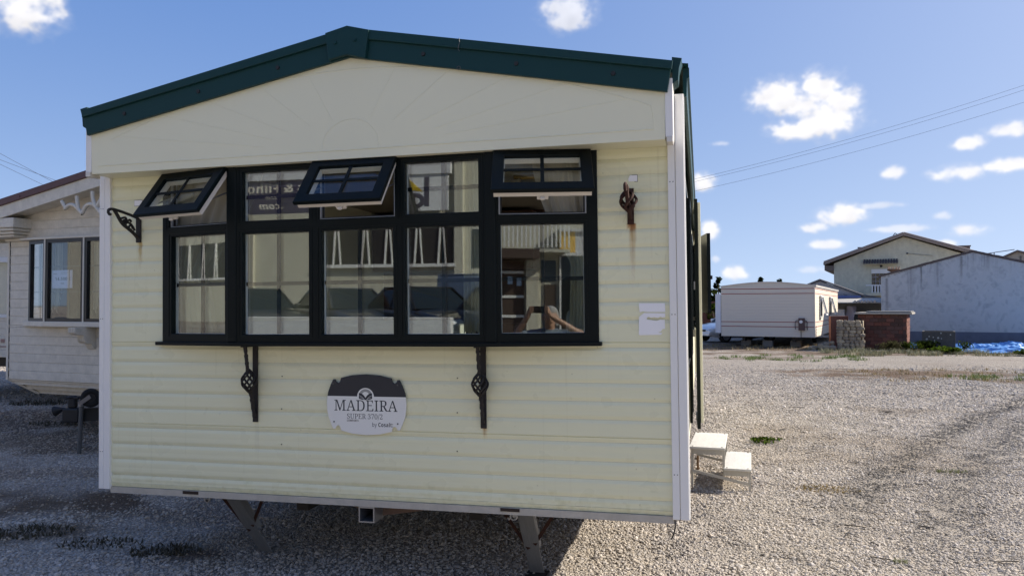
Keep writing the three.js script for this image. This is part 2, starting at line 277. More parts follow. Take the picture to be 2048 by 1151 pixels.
  for (let k = 0; k < grooves.length - 1; k++) {
    const y0 = grooves[k], y1 = grooves[k + 1];
    if (y0 < 0.9) mesh('siding_panel', board(-1.775, 1.77, y0, y1, seams[k]), siding, C);
    else { mesh('siding_panel', board(-1.775, -1.37, y0, y1, seams[k]), siding, C); mesh('siding_panel', board(1.37, 1.77, y0, y1, seams[k]), siding, C); }
  }
  mesh('siding_panel', board(-1.369, 1.369, 0.9, 0.935), siding, C);
  // rivet heads
  const rivets = []; for (const [x, y] of [[-0.547, 0.724], [-0.551, 0.527], [-0.552, 0.314], [0.567, 0.726], [0.564, 0.529], [0.562, 0.31]]) rivets.push(new THREE.SphereGeometry(0.004, 8, 6).translate(x, y, 0.001));
  mesh('rivets', rivets, iron, C).userData.kind = 'stuff';
  // corner trims: two-part white profiles with a seam and pairs of rivets
  for (const [a, s, b] of [[-1.85, -1.812, -1.768], [1.763, 1.803, 1.85]]) {
    const y1 = 2.26, g = [rbox(a, s - 0.001, -0.008, y1, -0.02, 0.016, 0.004), rbox(s + 0.001, b, -0.008, y1, -0.02, 0.018, 0.004)];
    const side = a < 0 ? rbox(a - 0.004, a, -0.008, y1, -0.07, 0.012, 0.002) : rbox(b, b + 0.004, -0.008, y1, -0.07, 0.012, 0.002); g.push(side);
    const t = mesh('corner_trim', g.map((q) => uvm(q)), PM([0.84, 0.83, 0.805], 0.36, { roughnessMap: noisyRough }), C);
    const rv = []; for (const y of [0.23, 1.08, 1.79]) for (const d of [-0.008, 0.008]) rv.push(new THREE.SphereGeometry(0.0028, 6, 5).translate((a < 0 ? (a + s) / 2 : (a + s) / 2) + d, y, 0.016));
    mesh('rivets', rv, iron, t).userData.kind = 'stuff';
  }
  // underside strip of the floor
  mesh('floor_edge', uvm(box(-1.77, 1.77, -0.032, 0.006, -0.05, 0.004)), M([0.56, 0.52, 0.45], 0.7, { map: mottle }), C);
  for (const x of [-1.18, 0.87]) mesh('bracket_slot', [box(x - 0.055, x + 0.055, -0.014, 0.004, 0.0045, 0.008)], M([0.03, 0.018, 0.012], 0.8), C);
  // body shell: floor, lining, side walls with real openings, back, roof
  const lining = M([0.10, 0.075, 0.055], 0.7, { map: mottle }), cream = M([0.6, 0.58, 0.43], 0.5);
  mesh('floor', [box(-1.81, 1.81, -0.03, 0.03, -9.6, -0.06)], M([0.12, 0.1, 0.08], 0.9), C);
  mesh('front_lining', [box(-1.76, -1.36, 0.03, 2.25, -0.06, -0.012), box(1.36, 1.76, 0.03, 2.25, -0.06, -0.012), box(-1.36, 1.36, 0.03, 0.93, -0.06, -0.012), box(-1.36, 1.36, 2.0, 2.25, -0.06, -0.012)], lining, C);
  const sideWall = (x, holes) => { // holes as z0, z1, y0, y1 from front to back
    const out = []; let z = -0.07; const t0 = x - 0.025, t1 = x + 0.025;
    for (const [za, zb, ya, yb] of holes) { out.push(box(t0, t1, -0.03, 2.26, za, z)); if (ya > -0.03) out.push(box(t0, t1, -0.03, ya, zb, za)); out.push(box(t0, t1, yb, 2.26, zb, za)); z = zb; }
    out.push(box(t0, t1, -0.03, 2.26, -9.6, z)); return out;
  };
  mesh('side_wall', sideWall(1.787, [[-0.75, -2.1, 0.75, 1.9], [-3.25, -3.97, 0.03, 1.98], [-4.9, -6.1, 0.85, 1.9]]), cream, C);
  mesh('side_wall', sideWall(-1.787, []), cream, C);
  mesh('back_wall', [box(-1.85, 1.85, -0.03, 2.7, -9.65, -9.6)], cream, C);
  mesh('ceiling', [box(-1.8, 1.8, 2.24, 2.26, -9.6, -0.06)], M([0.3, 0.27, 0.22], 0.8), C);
  each('partition', [box(-1.8, 0.2, 0.03, 2.24, -4.42, -4.38), box(0.95, 1.8, 0.03, 2.24, -4.42, -4.38)], wood, C);
  each('cupboard', [rbox(-1.75, 0.15, 1.55, 2.2, -4.37, -4.02), rbox(-1.75, 0.0, 0.03, 0.95, -4.37, -3.75)], wood, C);
  // gable panel over the window, standing proud of the wall
  const panel = PM([0.80, 0.78, 0.585], 0.5, { roughnessMap: noisyRough });
  const pg = uvm(poly([[-1.76, 1.985], [1.76, 1.985], [1.765, 2.3], [0, 2.6], [-1.765, 2.3]], 0.002, 0.18), 0.25);
  const ped = mesh('pediment', pg, panel, C);
  const bead = (pts, r = 0.0042, seg = 40) => tube(pts.map(([x, y]) => V(x, y, 0.1785)), r * 0.8, seg, 6);
  const arc = []; for (let i = 0; i <= 24; i++) { const x = lerp(-1.62, 1.69, i / 24); arc.push([x, 2.497 - 0.112 * x * x - 0.006 * Math.abs(x)]); }
  const mouldings = [bead(arc), bead([[1.69, 2.165], [1.702, 2.1], [1.702, 2.045]], 0.004, 8), bead([[-1.715, 2.034], [0, 2.036], [1.702, 2.043]], 0.006), bead([[-0.18, 2.04], [-0.165, 2.12], [-0.1, 2.185], [0.0, 2.213], [0.1, 2.185], [0.16, 2.11], [0.172, 2.04]], 0.0042, 24)];
  for (const s of [-1, 1]) for (const [x0, y0, x1, y1] of [[0.117, 2.211, 0.271, 2.487], [0.254, 2.187, 0.596, 2.448], [0.40, 2.160, 0.952, 2.388], [0.5, 2.125, 1.239, 2.315], [0.56, 2.085, 1.569, 2.21]]) mouldings.push(bead([[s * x0, y0], [s * (x0 + x1) / 2, (y0 + y1) / 2], [s * x1, y1]], 0.0036, 6));
  for (const g of mouldings) mesh('moulding', g, panel, ped);
  for (const s of [-1, 1]) { const t = mesh('pediment_end', [rbox(s > 0 ? 1.762 : -1.802, s > 0 ? 1.802 : -1.762, 1.995, 2.3, 0.0, 0.186, 0.004)], PM([0.82, 0.81, 0.79], 0.3), C); mesh('end_cap', [rbox(s > 0 ? 1.768 : -1.8, s > 0 ? 1.8 : -1.768, 1.968, 2.0, 0.1, 0.19, 0.004)], offWhite, t); }
  // green fascia: a folded metal edge on each slope, ridge piece, screws
  const slopeL = (s) => { // one side, s = -1 or 1
    const p = [[0.0, 2.715], [s * 1.80, 2.372], [s * 1.776, 2.225], [0.0, 2.56]]; const q = s > 0 ? p.slice().reverse() : p;
    const lip = [[0.0, 2.725], [s * 1.806, 2.380], [s * 1.80, 2.335], [0.0, 2.668]]; const l = s > 0 ? lip.slice().reverse() : lip;
    return [poly(q, 0.182, 0.206, 0.002), poly(l, 0.204, 0.222, 0.004)];
  };
  for (const s of [-1, 1]) {
    const f = mesh('fascia', slopeL(s).map((g) => uvm(g)), greenPaint, C);
    const sc = []; for (const x of [0.45, 0.98, 1.5]) sc.push(new THREE.CylinderGeometry(0.011, 0.013, 0.008, 10).rotateX(Math.PI / 2).translate(s * x, 2.62 - 0.186 * x, 0.209));
    mesh('screws', sc, black, f).userData.kind = 'stuff';
  }
  mesh('ridge_cap', [poly([[-0.135, 2.702], [-0.115, 2.545], [0, 2.566], [0.11, 2.535], [0.135, 2.696], [0, 2.732]], 0.208, 0.232, 0.004), ...[[-0.07, 2.64], [0.05, 2.645]].map(([x, y]) => new THREE.CylinderGeometry(0.009, 0.011, 0.01, 10).rotateX(Math.PI / 2).translate(x, y, 0.235))], greenPaint, C);
  mesh('roof', [poly([[-1.80, 2.36], [0, 2.705], [1.80, 2.36], [1.80, 2.33], [0, 2.675], [-1.80, 2.33]], -9.7, 0.18), poly([[-1.88, 2.422], [0, 2.70], [1.88, 2.422], [1.88, 2.425], [0, 2.706], [-1.88, 2.425]], -9.7, 0.0)], greenPaint, C);
  mesh('gable_infill', [poly([[-1.8, 2.2], [1.8, 2.2], [1.8, 2.34], [0, 2.68], [-1.8, 2.34]], -0.04, 0.0)], cream, C);
  for (const s of [-1, 1]) { // side gutters of green plastic
    const pr = [[1.85, 2.26], [1.868, 2.265], [1.872, 2.36], [1.884, 2.37], [1.884, 2.42], [1.85, 2.42]].map(([x, y]) => [s * x, y]);
    mesh('gutter', [poly(s > 0 ? pr : pr.reverse(), -9.6, -0.06)], greenPaint, C);
    mesh('gutter_end', [poly((s > 0 ? 1 : 1) ? [[s * 1.80, 2.27], [s * 1.83, 2.29], [s * 1.835, 2.35], [s * 1.85, 2.40], [s * 1.80, 2.41]] : [], 0.04, 0.18)], greenPaint, C);
  }
  each('wire_loop', [tube([V(0.665, 2.60, 0.226), V(0.668, 2.57, 0.232), V(0.66, 2.54, 0.228), V(0.668, 2.525, 0.23)], 0.0018, 12, 5), new THREE.TorusGeometry(0.01, 0.0018, 5, 12).translate(0.656, 2.44, 0.21)], greySteel, C);

  // ---------------------------------------------------------------- the bay window: three units of two rows
  const unitM = (ax, az, bx, bz) => { const e = V(bx - ax, 0, bz - az).normalize(), n = V(-e.z, 0, e.x); return new THREE.Matrix4().makeBasis(e, V(0, 1, 0), n).setPosition(ax, 0, az); };
  const U = { left: unitM(-1.378, 0, -0.803, 0.12), centre: unitM(-0.8, 0.12, 0.8, 0.12), right: unitM(0.803, 0.12, 1.378, 0) };
  const L = 0.587;
  const units = [
    { m: U.left, w: L, fixed: [[0.073, 0.532, 0.98, 1.595]], open: [0.05, 0.545, 1.648, 1.972], cols: [], ang: 37 },
    { m: U.centre, w: 1.6, fixed: [[0.062, 0.506, 0.977, 1.588], [0.58, 1.034, 0.977, 1.588], [1.10, 1.541, 0.977, 1.588], [0.062, 0.506, 1.655, 1.955], [1.10, 1.541, 1.655, 1.955]], open: [0.565, 1.045, 1.648, 1.972], cols: [], ang: 40 },
    { m: U.right, w: L, fixed: [[0.053, 0.517, 0.98, 1.588]], open: [0.042, 0.535, 1.635, 1.972], cols: [], ang: 45 }];
  const bay = mesh('bay_window', [rbox(-0.838, -0.772, 0.93, 2.03, 0.06, 0.138, 0.01)], frameDark, C); mesh('corner_post', [rbox(0.772, 0.838, 0.93, 2.03, 0.06, 0.138, 0.01)], frameDark, bay);
  for (const u of units) {
    const rects = [...u.fixed.map((f) => [f[0], f[1], f[2], f[3]]), u.open], xs = new Set([0, u.w]), ys = new Set([0.932, 2.03]);
    for (const r of rects) { xs.add(r[0]); xs.add(r[1]); ys.add(r[2]); ys.add(r[3]); }
    const X = [...xs].sort((a, b) => a - b), Y = [...ys].sort((a, b) => a - b);
    // frame = everything that is not a pane
    const s = new THREE.Shape([[0, 0.932], [u.w, 0.932], [u.w, 2.03], [0, 2.03]].map(([a, b]) => new THREE.Vector2(a, b)));
    for (const [a, b, c, d] of rects) s.holes.push(new THREE.Path([[a, c], [a, d], [b, d], [b, c]].map(([p, q]) => new THREE.Vector2(p, q))));
    const fr = new THREE.ExtrudeGeometry(s, { depth: 0.06, bevelEnabled: true, bevelSize: 0.004, bevelThickness: 0.006, bevelSegments: 2 }).translate(0, 0, -0.056);
    const parts = [fr];
    for (const [a, b, c, d] of rects) if (c < 2) { const w = 0.012; parts.push(box(a - 0.02, a - 0.014, c - 0.012, d + 0.012, 0.009, 0.013), box(b + 0.014, b + 0.02, c - 0.012, d + 0.012, 0.009, 0.013), box(a - 0.02, b + 0.02, d + 0.013, d + 0.019, 0.009, 0.013)); }
    for (const g of parts) g.applyMatrix4(u.m);
    mesh('frame', parts, frameDark, bay);
    for (const [a, b, c, d] of u.fixed) {
      for (const z of [-0.022, -0.05]) mesh('pane', box(a - 0.004, b + 0.004, c - 0.004, d + 0.004, z, z + 0.003).applyMatrix4(u.m), glass, bay);
      const mx = (a + b) / 2, my = c + (d - c) * 0.5;
      mesh('glazing_bar', [box(mx - 0.011, mx + 0.011, c, d, -0.040, -0.028).applyMatrix4(u.m), box(a, mx - 0.0112, my - 0.011, my + 0.011, -0.039, -0.029).applyMatrix4(u.m), box(mx + 0.0112, b, my - 0.011, my + 0.011, -0.039, -0.029).applyMatrix4(u.m)], frameDark, bay);
      const t = 0.006; mesh('glazing_bead', [box(a - 0.003, a + t, c, d, -0.046, -0.025), box(a + t, b - t, c - 0.003, c + t, -0.046, -0.025), box(b - t, b + 0.003, c, d, -0.046, -0.025)].map((g) => g.applyMatrix4(u.m)), white, bay);
    }
    // opening light on top, hung at its head and propped open
    const [a, b, c, d] = u.open, h = d - c + 0.035, w = b - a + 0.04, piv = new THREE.Matrix4().makeTranslation((a + b) / 2, d + 0.008, 0.022).multiply(new THREE.Matrix4().makeRotationX(-THREE.MathUtils.degToRad(u.ang)));
    const T = u.m.clone().multiply(piv), k = 0.062;
    const ring = (x0, x1, y0, y1, t, z0, z1, bv) => { const q = new THREE.Shape([[x0, y0], [x1, y0], [x1, y1], [x0, y1]].map(([p, r]) => new THREE.Vector2(p, r))); q.holes.push(new THREE.Path([[x0 + t, y0 + t], [x0 + t, y1 - t], [x1 - t, y1 - t], [x1 - t, y0 + t]].map(([p, r]) => new THREE.Vector2(p, r)))); return new THREE.ExtrudeGeometry(q, { depth: z1 - z0, bevelEnabled: bv > 0, bevelSize: bv, bevelThickness: bv, bevelOffset: -bv, bevelSegments: 2 }).translate(0, 0, z0); };
    const sash = mesh('opening_sash', ring(-w / 2, w / 2, -h, 0, k, 0.0, 0.018, 0.004).applyMatrix4(T), frameDark, C);
    mesh('inner_frame', ring(-w / 2 + 0.012, w / 2 - 0.012, -h + 0.012, -0.012, k - 0.01, -0.034, -0.0045, 0.002).applyMatrix4(T), PM([0.68, 0.64, 0.58], 0.35), sash);
    mesh('pane', box(-w / 2 + k - 0.004, w / 2 - k + 0.004, -h + k - 0.004, -k + 0.004, 0.003, 0.007).applyMatrix4(T), sashGlass, sash);
    mesh('glazing_bar', [box(-0.01, 0.01, -h + k, -k, 0.008, 0.013), box(-w / 2 + k, -0.0102, -h / 2 - 0.01, -h / 2 + 0.01, 0.0082, 0.0126), box(0.0102, w / 2 - k, -h / 2 - 0.01, -h / 2 + 0.01, 0.0082, 0.0126)].map((g) => g.applyMatrix4(T)), frameDark, sash);
    mesh('handle', [rbox(-0.03, 0.03, -h + 0.016, -h + 0.034, -0.062, -0.034, 0.004), rbox(-0.012, 0.012, -h - 0.004, -h + 0.02, -0.05, -0.036, 0.004)].map((g) => g.applyMatrix4(T)), offWhite, sash);
    const stay = []; for (const sx of [-1, 1]) { const p0 = V((a + b) / 2 + sx * (w / 2 - 0.035), d - 0.13, -0.012).applyMatrix4(u.m), p1 = V(sx * (w / 2 - 0.03), -h * 0.62, -0.036).applyMatrix4(T); stay.push(bar(p0, p1, 0.011, 0.004)); }
    each('stay_arm', stay, galv, sash);
    // pale rebate of the opening
    mesh('opening_rebate', [box(a - 0.002, a + 0.012, c, d, -0.05, -0.004), box(b - 0.012, b + 0.002, c, d, -0.05, -0.004), box(a + 0.012, b - 0.012, c - 0.002, c + 0.008, -0.05, -0.004)].map((g) => g.applyMatrix4(u.m)), M([0.42, 0.44, 0.47], 0.4, { metalness: 0.3 }), bay);
    mesh('opening_seal', [box(a + 0.0125, b - 0.0125, c + 0.0085, c + 0.016, -0.03, -0.018), box(a + 0.0125, a + 0.02, c + 0.0165, d, -0.03, -0.018), box(b - 0.02, b - 0.0125, c + 0.0165, d, -0.03, -0.018)].map((g) => g.applyMatrix4(u.m)), black, bay);
  }
  mesh('head_track', [rbox(0.05, 0.53, 1.994, 2.008, 0.012, 0.026, 0.003).applyMatrix4(U.right)], galv, C);
  // sill board under the three units, head board above
  const bow = (o, z0) => [[-1.415 - o * 0.2, z0], [-1.415 - o * 0.2, 0.012 + o], [-0.808, 0.135 + o], [0.808, 0.135 + o], [1.395 + o * 0.2, 0.012 + o], [1.395 + o * 0.2, z0]];
  const plate = (pts, y0, y1) => poly(pts.map(([x, z]) => [x, -z]).reverse(), y0, y1, 0.003).rotateX(-Math.PI / 2);
  mesh('window_sill', [plate(bow(0.018, -0.01), 0.912, 0.934)], frameDark, C);
  mesh('window_head', [plate(bow(-0.05, -0.01), 2.005, 2.03)], frameDark, C);

  // ---------------------------------------------------------------- iron brackets
  const basket = (x, y, z, n, r, h, th) => { const out = []; for (let i = 0; i < n; i++) { const p = []; for (let k = 0; k <= 10; k++) { const t = k / 10, a = i / n * 6.283 + t * 2.6, q = r * Math.sin(Math.PI * t); p.push(V(x + Math.cos(a) * q, y + h * (0.5 - t), z + Math.sin(a) * q)); } out.push(tube(p, th, 14, 5)); } return out; };
  const twisted = (a, b, w) => { const n = 10, out = []; for (let i = 0; i < n; i++) { const p = a.clone().lerp(b, i / n), q = a.clone().lerp(b, (i + 1) / n); out.push(bar(p, q, w, w, V(Math.cos(i * 0.55), 0.2, Math.sin(i * 0.55)))); } return out; };
  for (const [x, side] of [[-0.725, 0], [0.722, 1]]) { // below the bay: a bar on the wall and a twisted strut with a cage
    const b = mesh('bay_bracket', [rbox(x - 0.017, x + 0.017, 0.445, 0.915, 0.002, 0.012, 0.002), rbox(x - 0.017, x + 0.017, 0.905, 0.914, 0.0125, 0.14, 0.002)], iron, C);
    const top = V(x, 0.905, 0.115), mid = V(x, 0.755, 0.088), low = V(x, 0.64, 0.06), end = V(x, 0.475, 0.016);
    mesh('strut', twisted(top, mid, 0.017), iron, b); mesh('strut', twisted(low, end, 0.018), iron, b);
    mesh('cage', basket(x, 0.70, 0.075, 8, 0.045, 0.14, 0.0062), iron, b);
    if (side) b.userData.label = 'twisted iron bracket under the bay, rusted at its foot';
  }
  function wallBracket(x, y, turn, mat, label) { // hanging-basket bracket
    const b = mesh('basket_bracket', [rbox(x - 0.018, x + 0.018, y - 0.20, y - 0.004, 0.001, 0.011, 0.002)], mat, C); b.userData.label = label;
    const P = (z, yy) => V(x + z * turn, y - 0.045 + yy * 0.62, 0.012 + z);
    mesh('arm', [tube([P(0.0, 0.0), P(0.1, 0.03), P(0.2, 0.05), P(0.235, 0.05), P(0.255, 0.03), P(0.25, 0.0), P(0.235, -0.005)], 0.009, 24, 6), tube([P(0.205, 0.045), P(0.18, 0.0), P(0.155, -0.05), P(0.13, -0.085), P(0.08, -0.125), P(0.03, -0.17), P(0.006, -0.20)], 0.011, 24, 6)], mat, b);
    mesh('scrollwork', [tube([P(0.155, -0.03), P(0.11, -0.015), P(0.1, -0.045), P(0.12, -0.06)], 0.0075, 16, 5), tube([P(0.13, -0.07), P(0.09, -0.06), P(0.06, -0.075), P(0.045, -0.115)], 0.0075, 16, 5), tube([P(0.11, -0.09), P(0.1, -0.055), P(0.075, -0.03), P(0.06, -0.045)], 0.0075, 16, 5), tube([P(0.085, -0.11), P(0.07, -0.085), P(0.05, -0.09), P(0.03, -0.13)], 0.0075, 16, 5), tube([P(0.14, -0.055), P(0.12, -0.04), P(0.09, -0.045)], 0.007, 10, 5)].concat(turn ? basket(x + 0.12 * turn, y - 0.085, 0.12, 5, 0.044, 0.12, 0.008) : []), mat, b);
  }
  wallBracket(-1.562, 1.765, 0, iron, 'black scrolled basket bracket under the left open sash');
  wallBracket(1.563, 1.77, -0.02, rust, 'rusty basket bracket on the plain wall right of the window');

  // ---------------------------------------------------------------- name plate, stickers
  const plateMap = canvasTex(1024, 768, (g, w, h) => {
    g.fillStyle = '#f0f0ec'; g.fillRect(0, 0, w, h); g.fillStyle = '#0f1b2e'; g.fillRect(0, 0, w, h * 0.365);
    g.fillStyle = '#f0f0ec'; g.beginPath(); g.arc(w * 0.495, h * 0.365, w * 0.105, 0, 7); g.fill();
    g.fillStyle = '#9a9c9b'; g.beginPath(); g.arc(w * 0.495, h * 0.352, w * 0.082, Math.PI, 0); g.fill(); g.fillStyle = '#f0f0ec'; g.beginPath(); g.arc(w * 0.495, h * 0.352, w * 0.048, Math.PI, 0); g.fill();
    g.fillStyle = '#f0f0ec'; g.fillRect(w * 0.39, h * 0.352, w * 0.21, h * 0.1);
    g.fillStyle = '#0f1b2e'; const cx = w * 0.495, cy = h * 0.37;
    g.beginPath(); g.moveTo(cx - w * 0.083, cy - h * 0.06); g.quadraticCurveTo(cx - w * 0.03, cy - h * 0.06, cx, cy + h * 0.02); g.quadraticCurveTo(cx + w * 0.03, cy - h * 0.06, cx + w * 0.083, cy - h * 0.06); g.lineTo(cx + w * 0.083, cy + h * 0.03); g.quadraticCurveTo(cx, cy + h * 0.075, cx - w * 0.083, cy + h * 0.03); g.fill();
    g.strokeStyle = '#c9cac8'; g.lineWidth = 5; for (const s of [-1, 1]) for (const k of [0, 1]) { g.beginPath(); g.moveTo(cx + s * w * (0.08 - k * 0.01), cy - h * 0.02 + k * 26); g.quadraticCurveTo(cx + s * w * 0.045, cy - h * 0.01 + k * 18, cx + s * w * 0.012, cy + h * 0.05); g.stroke(); }
    g.fillStyle = '#16222e'; g.textAlign = 'center';
    const fit = (t, f, x, y, wd) => { g.font = f; const m = g.measureText(t).width; g.save(); g.translate(x, y); g.scale(wd / m, 1); g.fillText(t, 0, 0); g.restore(); };
    fit('MADEIRA', '190px serif', w * 0.493, h * 0.605, w * 0.80); g.fillStyle = '#3b4046'; fit('SUPER 370/2', '88px serif', w * 0.485, h * 0.733, w * 0.455);
    g.fillStyle = '#241a18'; fit('COMFORT+', 'bold 36px sans-serif', w * 0.335, h * 0.782, w * 0.155); g.fillStyle = '#1b2028'; fit('by', '70px sans-serif', w * 0.605, h * 0.855, w * 0.06); fit('Cosalt:', 'bold 70px sans-serif', w * 0.745, h * 0.855, w * 0.19);
    const r = rng(8); for (let i = 0; i < 260; i++) { g.fillStyle = `rgba(120,118,110,${0.10 * r()})`; g.fillRect(r() * w, r() * h, 2 + 30 * r(), 1 + 3 * r()); }
  });
  {
    const quad = [[1, 0], [0.99, 0.2], [0.965, 0.4], [0.9, 0.64], [0.835, 0.82], [0.785, 0.82], [0.76, 0.745], [0.71, 0.70], [0.66, 0.745], [0.635, 0.87], [0.35, 0.965], [0, 1]], out = [];
    for (const [sx, sy, rev] of [[1, 1, 0], [-1, 1, 1], [-1, -1, 0], [1, -1, 1]]) { const q = rev ? quad.slice().reverse() : quad; for (const [u, v] of q) out.push([sx * u, sy * v]); }
    const uniq = out.filter((p, i) => !i || Math.hypot(p[0] - out[i - 1][0], p[1] - out[i - 1][1]) > 1e-4); uniq.pop();
    const hw = 0.252, hh = 0.178, g = clean(poly(uniq.map(([u, v]) => [u * hw, v * hh]), 0, 0.012, 0.0025));
    const p = g.attributes.position, uv = g.attributes.uv; for (let i = 0; i < p.count; i++) uv.setXY(i, p.getX(i) / (2 * hw) + 0.5, p.getY(i) / (2 * hh) + 0.5);
    const s = mesh('name_plate', g.translate(0.007, 0.565, 0.003), PM([0.9, 0.9, 0.9], 0.3, { map: plateMap }), C);
    s.userData.label = 'oval name plate with dark top reading MADEIRA SUPER 370/2';
    stuffPart(mesh('screws', [[-0.83, 0.68], [0.79, 0.66], [-0.81, -0.58], [0.79, -0.6]].map(([u, v]) => new THREE.CylinderGeometry(0.0042, 0.005, 0.004, 10).rotateX(Math.PI / 2).translate(0.007 + u * hw, 0.565 + v * hh, 0.0165)), greySteel, s));
  }
  const paper = M([0.9, 0.895, 0.9], 0.6);
  each('torn_sticker', [poly([[1.602, 1.142], [1.738, 1.141], [1.740, 1.093], [1.64, 1.094], [1.622, 1.098], [1.604, 1.093], [1.599, 1.135]], 0.0022, 0.0034), poly([[1.628, 1.089], [1.738, 1.087], [1.739, 1.066], [1.722, 1.064], [1.715, 1.069], [1.70, 1.062], [1.68, 1.066], [1.662, 1.063], [1.652, 1.069], [1.642, 1.064], [1.641, 1.054], [1.66, 1.052], [1.69, 1.046], [1.715, 1.053], [1.728, 1.051], [1.736, 1.053], [1.737, 1.004], [1.722, 1.001], [1.716, 0.99], [1.70, 0.984], [1.722, 0.982], [1.716, 0.971], [1.602, 0.969], [1.597, 0.974], [1.599, 1.066], [1.612, 1.078]], 0.0022, 0.0036)], paper, C).forEach((m) => { m.userData.label = 'torn white paper sticker low on the right of the wall'; });
  mesh('small_sticker', [box(-1.597, -1.54, 1.801, 1.836, 0.0022, 0.0034)], paper, C); mesh('sticker_outline', [box(-1.599, -1.538, 1.799, 1.838, 0.0014, 0.002)], black, C);
  mesh('small_sticker', [poly([[1.562, 1.838], [1.601, 1.837], [1.601, 1.803], [1.554, 1.804], [1.552, 1.82]], 0.0022, 0.0034)], paper, C); mesh('sticker_outline', [poly([[1.563, 1.840], [1.603, 1.839], [1.603, 1.801], [1.585, 1.801], [1.585, 1.836]], 0.0014, 0.002)], black, C);

  // ---------------------------------------------------------------- chassis: beams, corner steadies, hitch tube, hanging cable
  each('chassis_beam', [box(-0.62, -0.54, -0.16, -0.035, -9.3, -0.3), box(0.54, 0.62, -0.16, -0.035, -9.3, -0.3), box(-1.7, 1.7, -0.1, -0.034, -0.42, -0.36)], iron, C);
  const axle = mesh('axle', [rod(V(-1.55, -0.27, -5.2), V(1.55, -0.27, -5.2), 0.03)], iron, C);
  for (const x of [-1.4, 1.4]) mesh('wheel', [new THREE.CylinderGeometry(0.27, 0.27, 0.17, 28).rotateZ(Math.PI / 2).translate(x, -0.285, -5.2)], rubber, C);
  mesh('hitch_tube', [box(-0.05, 0.05, -0.102, -0.094, -0.5, 0.07), box(-0.05, 0.05, -0.018, -0.01, -0.5, 0.07), box(-0.05, -0.042, -0.094, -0.018, -0.5, 0.07), box(0.042, 0.05, -0.094, -0.018, -0.5, 0.07)].map((g) => g.translate(0, -0.024, -0.07)), galv, C);
  each('hitch_gusset', [poly([[0.055, -0.036], [0.42, -0.034], [0.3, -0.07], [0.055, -0.11]], -0.12, -0.112), poly([[-0.055, -0.036], [-0.2, -0.034], [-0.055, -0.1]], -0.12, -0.112)], M([0.16, 0.10, 0.075], 0.8, { map: mottle }), C);
  function steady(x0, x1, label) {
    const a = V(x0, -0.075, -0.33), b = V(x1, -0.555, -0.62), dir = b.clone().sub(a).normalize(), sx = V(1, 0, 0).addScaledVector(dir, -dir.x).normalize(), sz = new THREE.Vector3().crossVectors(sx, dir);
    const at = (t, u, w) => a.clone().lerp(b, t).addScaledVector(sx, u).addScaledVector(sz, w), g = [];
    g.push(bar(at(0, 0, 0), at(1, 0, 0), 0.088, 0.006, sz), bar(at(0, -0.046, 0.022), at(1, -0.046, 0.022), 0.006, 0.05, sz), bar(at(0, 0.046, 0.022), at(0.62, 0.046, 0.022), 0.006, 0.05, sz), bar(at(0.45, 0.012, 0.012), at(1, 0.004, 0.012), 0.028, 0.012, sz));
    const s = mesh('corner_steady', g, M([0.25, 0.255, 0.26], 0.5, { metalness: 0.25, map: mottle }), C); if (label) s.userData.label = label;
    mesh('spindle_end', [new THREE.TorusGeometry(0.019, 0.006, 8, 18).translate(x0 - 0.01, -0.075, -0.12), new THREE.CylinderGeometry(0.012, 0.012, 0.3, 10).rotateX(Math.PI / 2).translate(x0 - 0.01, -0.075, -0.28), new THREE.SphereGeometry(0.012, 10, 8).translate(x0 - 0.05, -0.098, -0.16)], galv, s);
    each('brace', [bar(V(x0 - 0.22, -0.05, -0.45), at(0.62, -0.02, -0.006), 0.022, 0.004), bar(V(x0 + 0.22, -0.05, -0.45), at(0.55, 0.02, -0.006), 0.022, 0.004)], rust, s);
    each('bolt', [[0.26, 0.024], [0.5, 0.03]].map(([t, u]) => new THREE.CylinderGeometry(0.009, 0.009, 0.02, 10).rotateX(Math.PI / 2).translate(...at(t, u, 0.012).toArray())), black, s);
    mesh('foot_plate', [rbox(x1 - 0.07, x1 + 0.07, -0.575, -0.56, -0.68, -0.55, 0.003)], iron, s);
  }
  steady(-1.14, -1.03, 'grey steel corner steady angled down under the left half'); steady(0.87, 0.89, 'grey steel corner steady under the right half of the front');
  mesh('cable', [tube([V(1.772, -0.005, -0.01), V(1.774, -0.05, 0.0), V(1.766, -0.085, 0.004), V(1.752, -0.115, 0.006)], 0.004, 16, 6), ], black, C);

  // ---------------------------------------------------------------- right side: window, door folded back, second window
  const sideWindow = (z0, z1, y0, y1, ajar) => { // z0 nearer the front
    const f = mesh('side_window', [box(1.810, 1.840, y0 - 0.05, y0, z1 - 0.05, z0 + 0.05), box(1.810, 1.840, y1, y1 + 0.05, z1 - 0.05, z0 + 0.05), box(1.810, 1.840, y0, y1, z0, z0 + 0.05), box(1.810, 1.840, y0, y1, z1 - 0.05, z1), box(1.811, 1.837, y0, y1, (z0 + z1) / 2 - 0.025, (z0 + z1) / 2 + 0.025)], frameDark, C);
    mesh('pane', [box(1.818, 1.822, y0, y1, z1, z0)], glass, f);
    const T = new THREE.Matrix4().makeTranslation(1.837, 0, z1 - 0.03).multiply(new THREE.Matrix4().makeRotationY(ajar)), w = (z0 - z1) / 2;
    const s = mesh('opening_sash', [box(0, 0.025, y0, y0 + 0.05, 0, w), box(0, 0.025, y1 - 0.05, y1, 0, w), box(0, 0.025, y0 + 0.05, y1 - 0.05, 0, 0.05), box(0, 0.025, y0 + 0.05, y1 - 0.05, w - 0.05, w)].map((g) => g.applyMatrix4(T)), frameDark, C);
    mesh('pane', [box(0.01, 0.014, y0 + 0.05, y1 - 0.05, 0.05, w - 0.05).applyMatrix4(T)], glass, s);
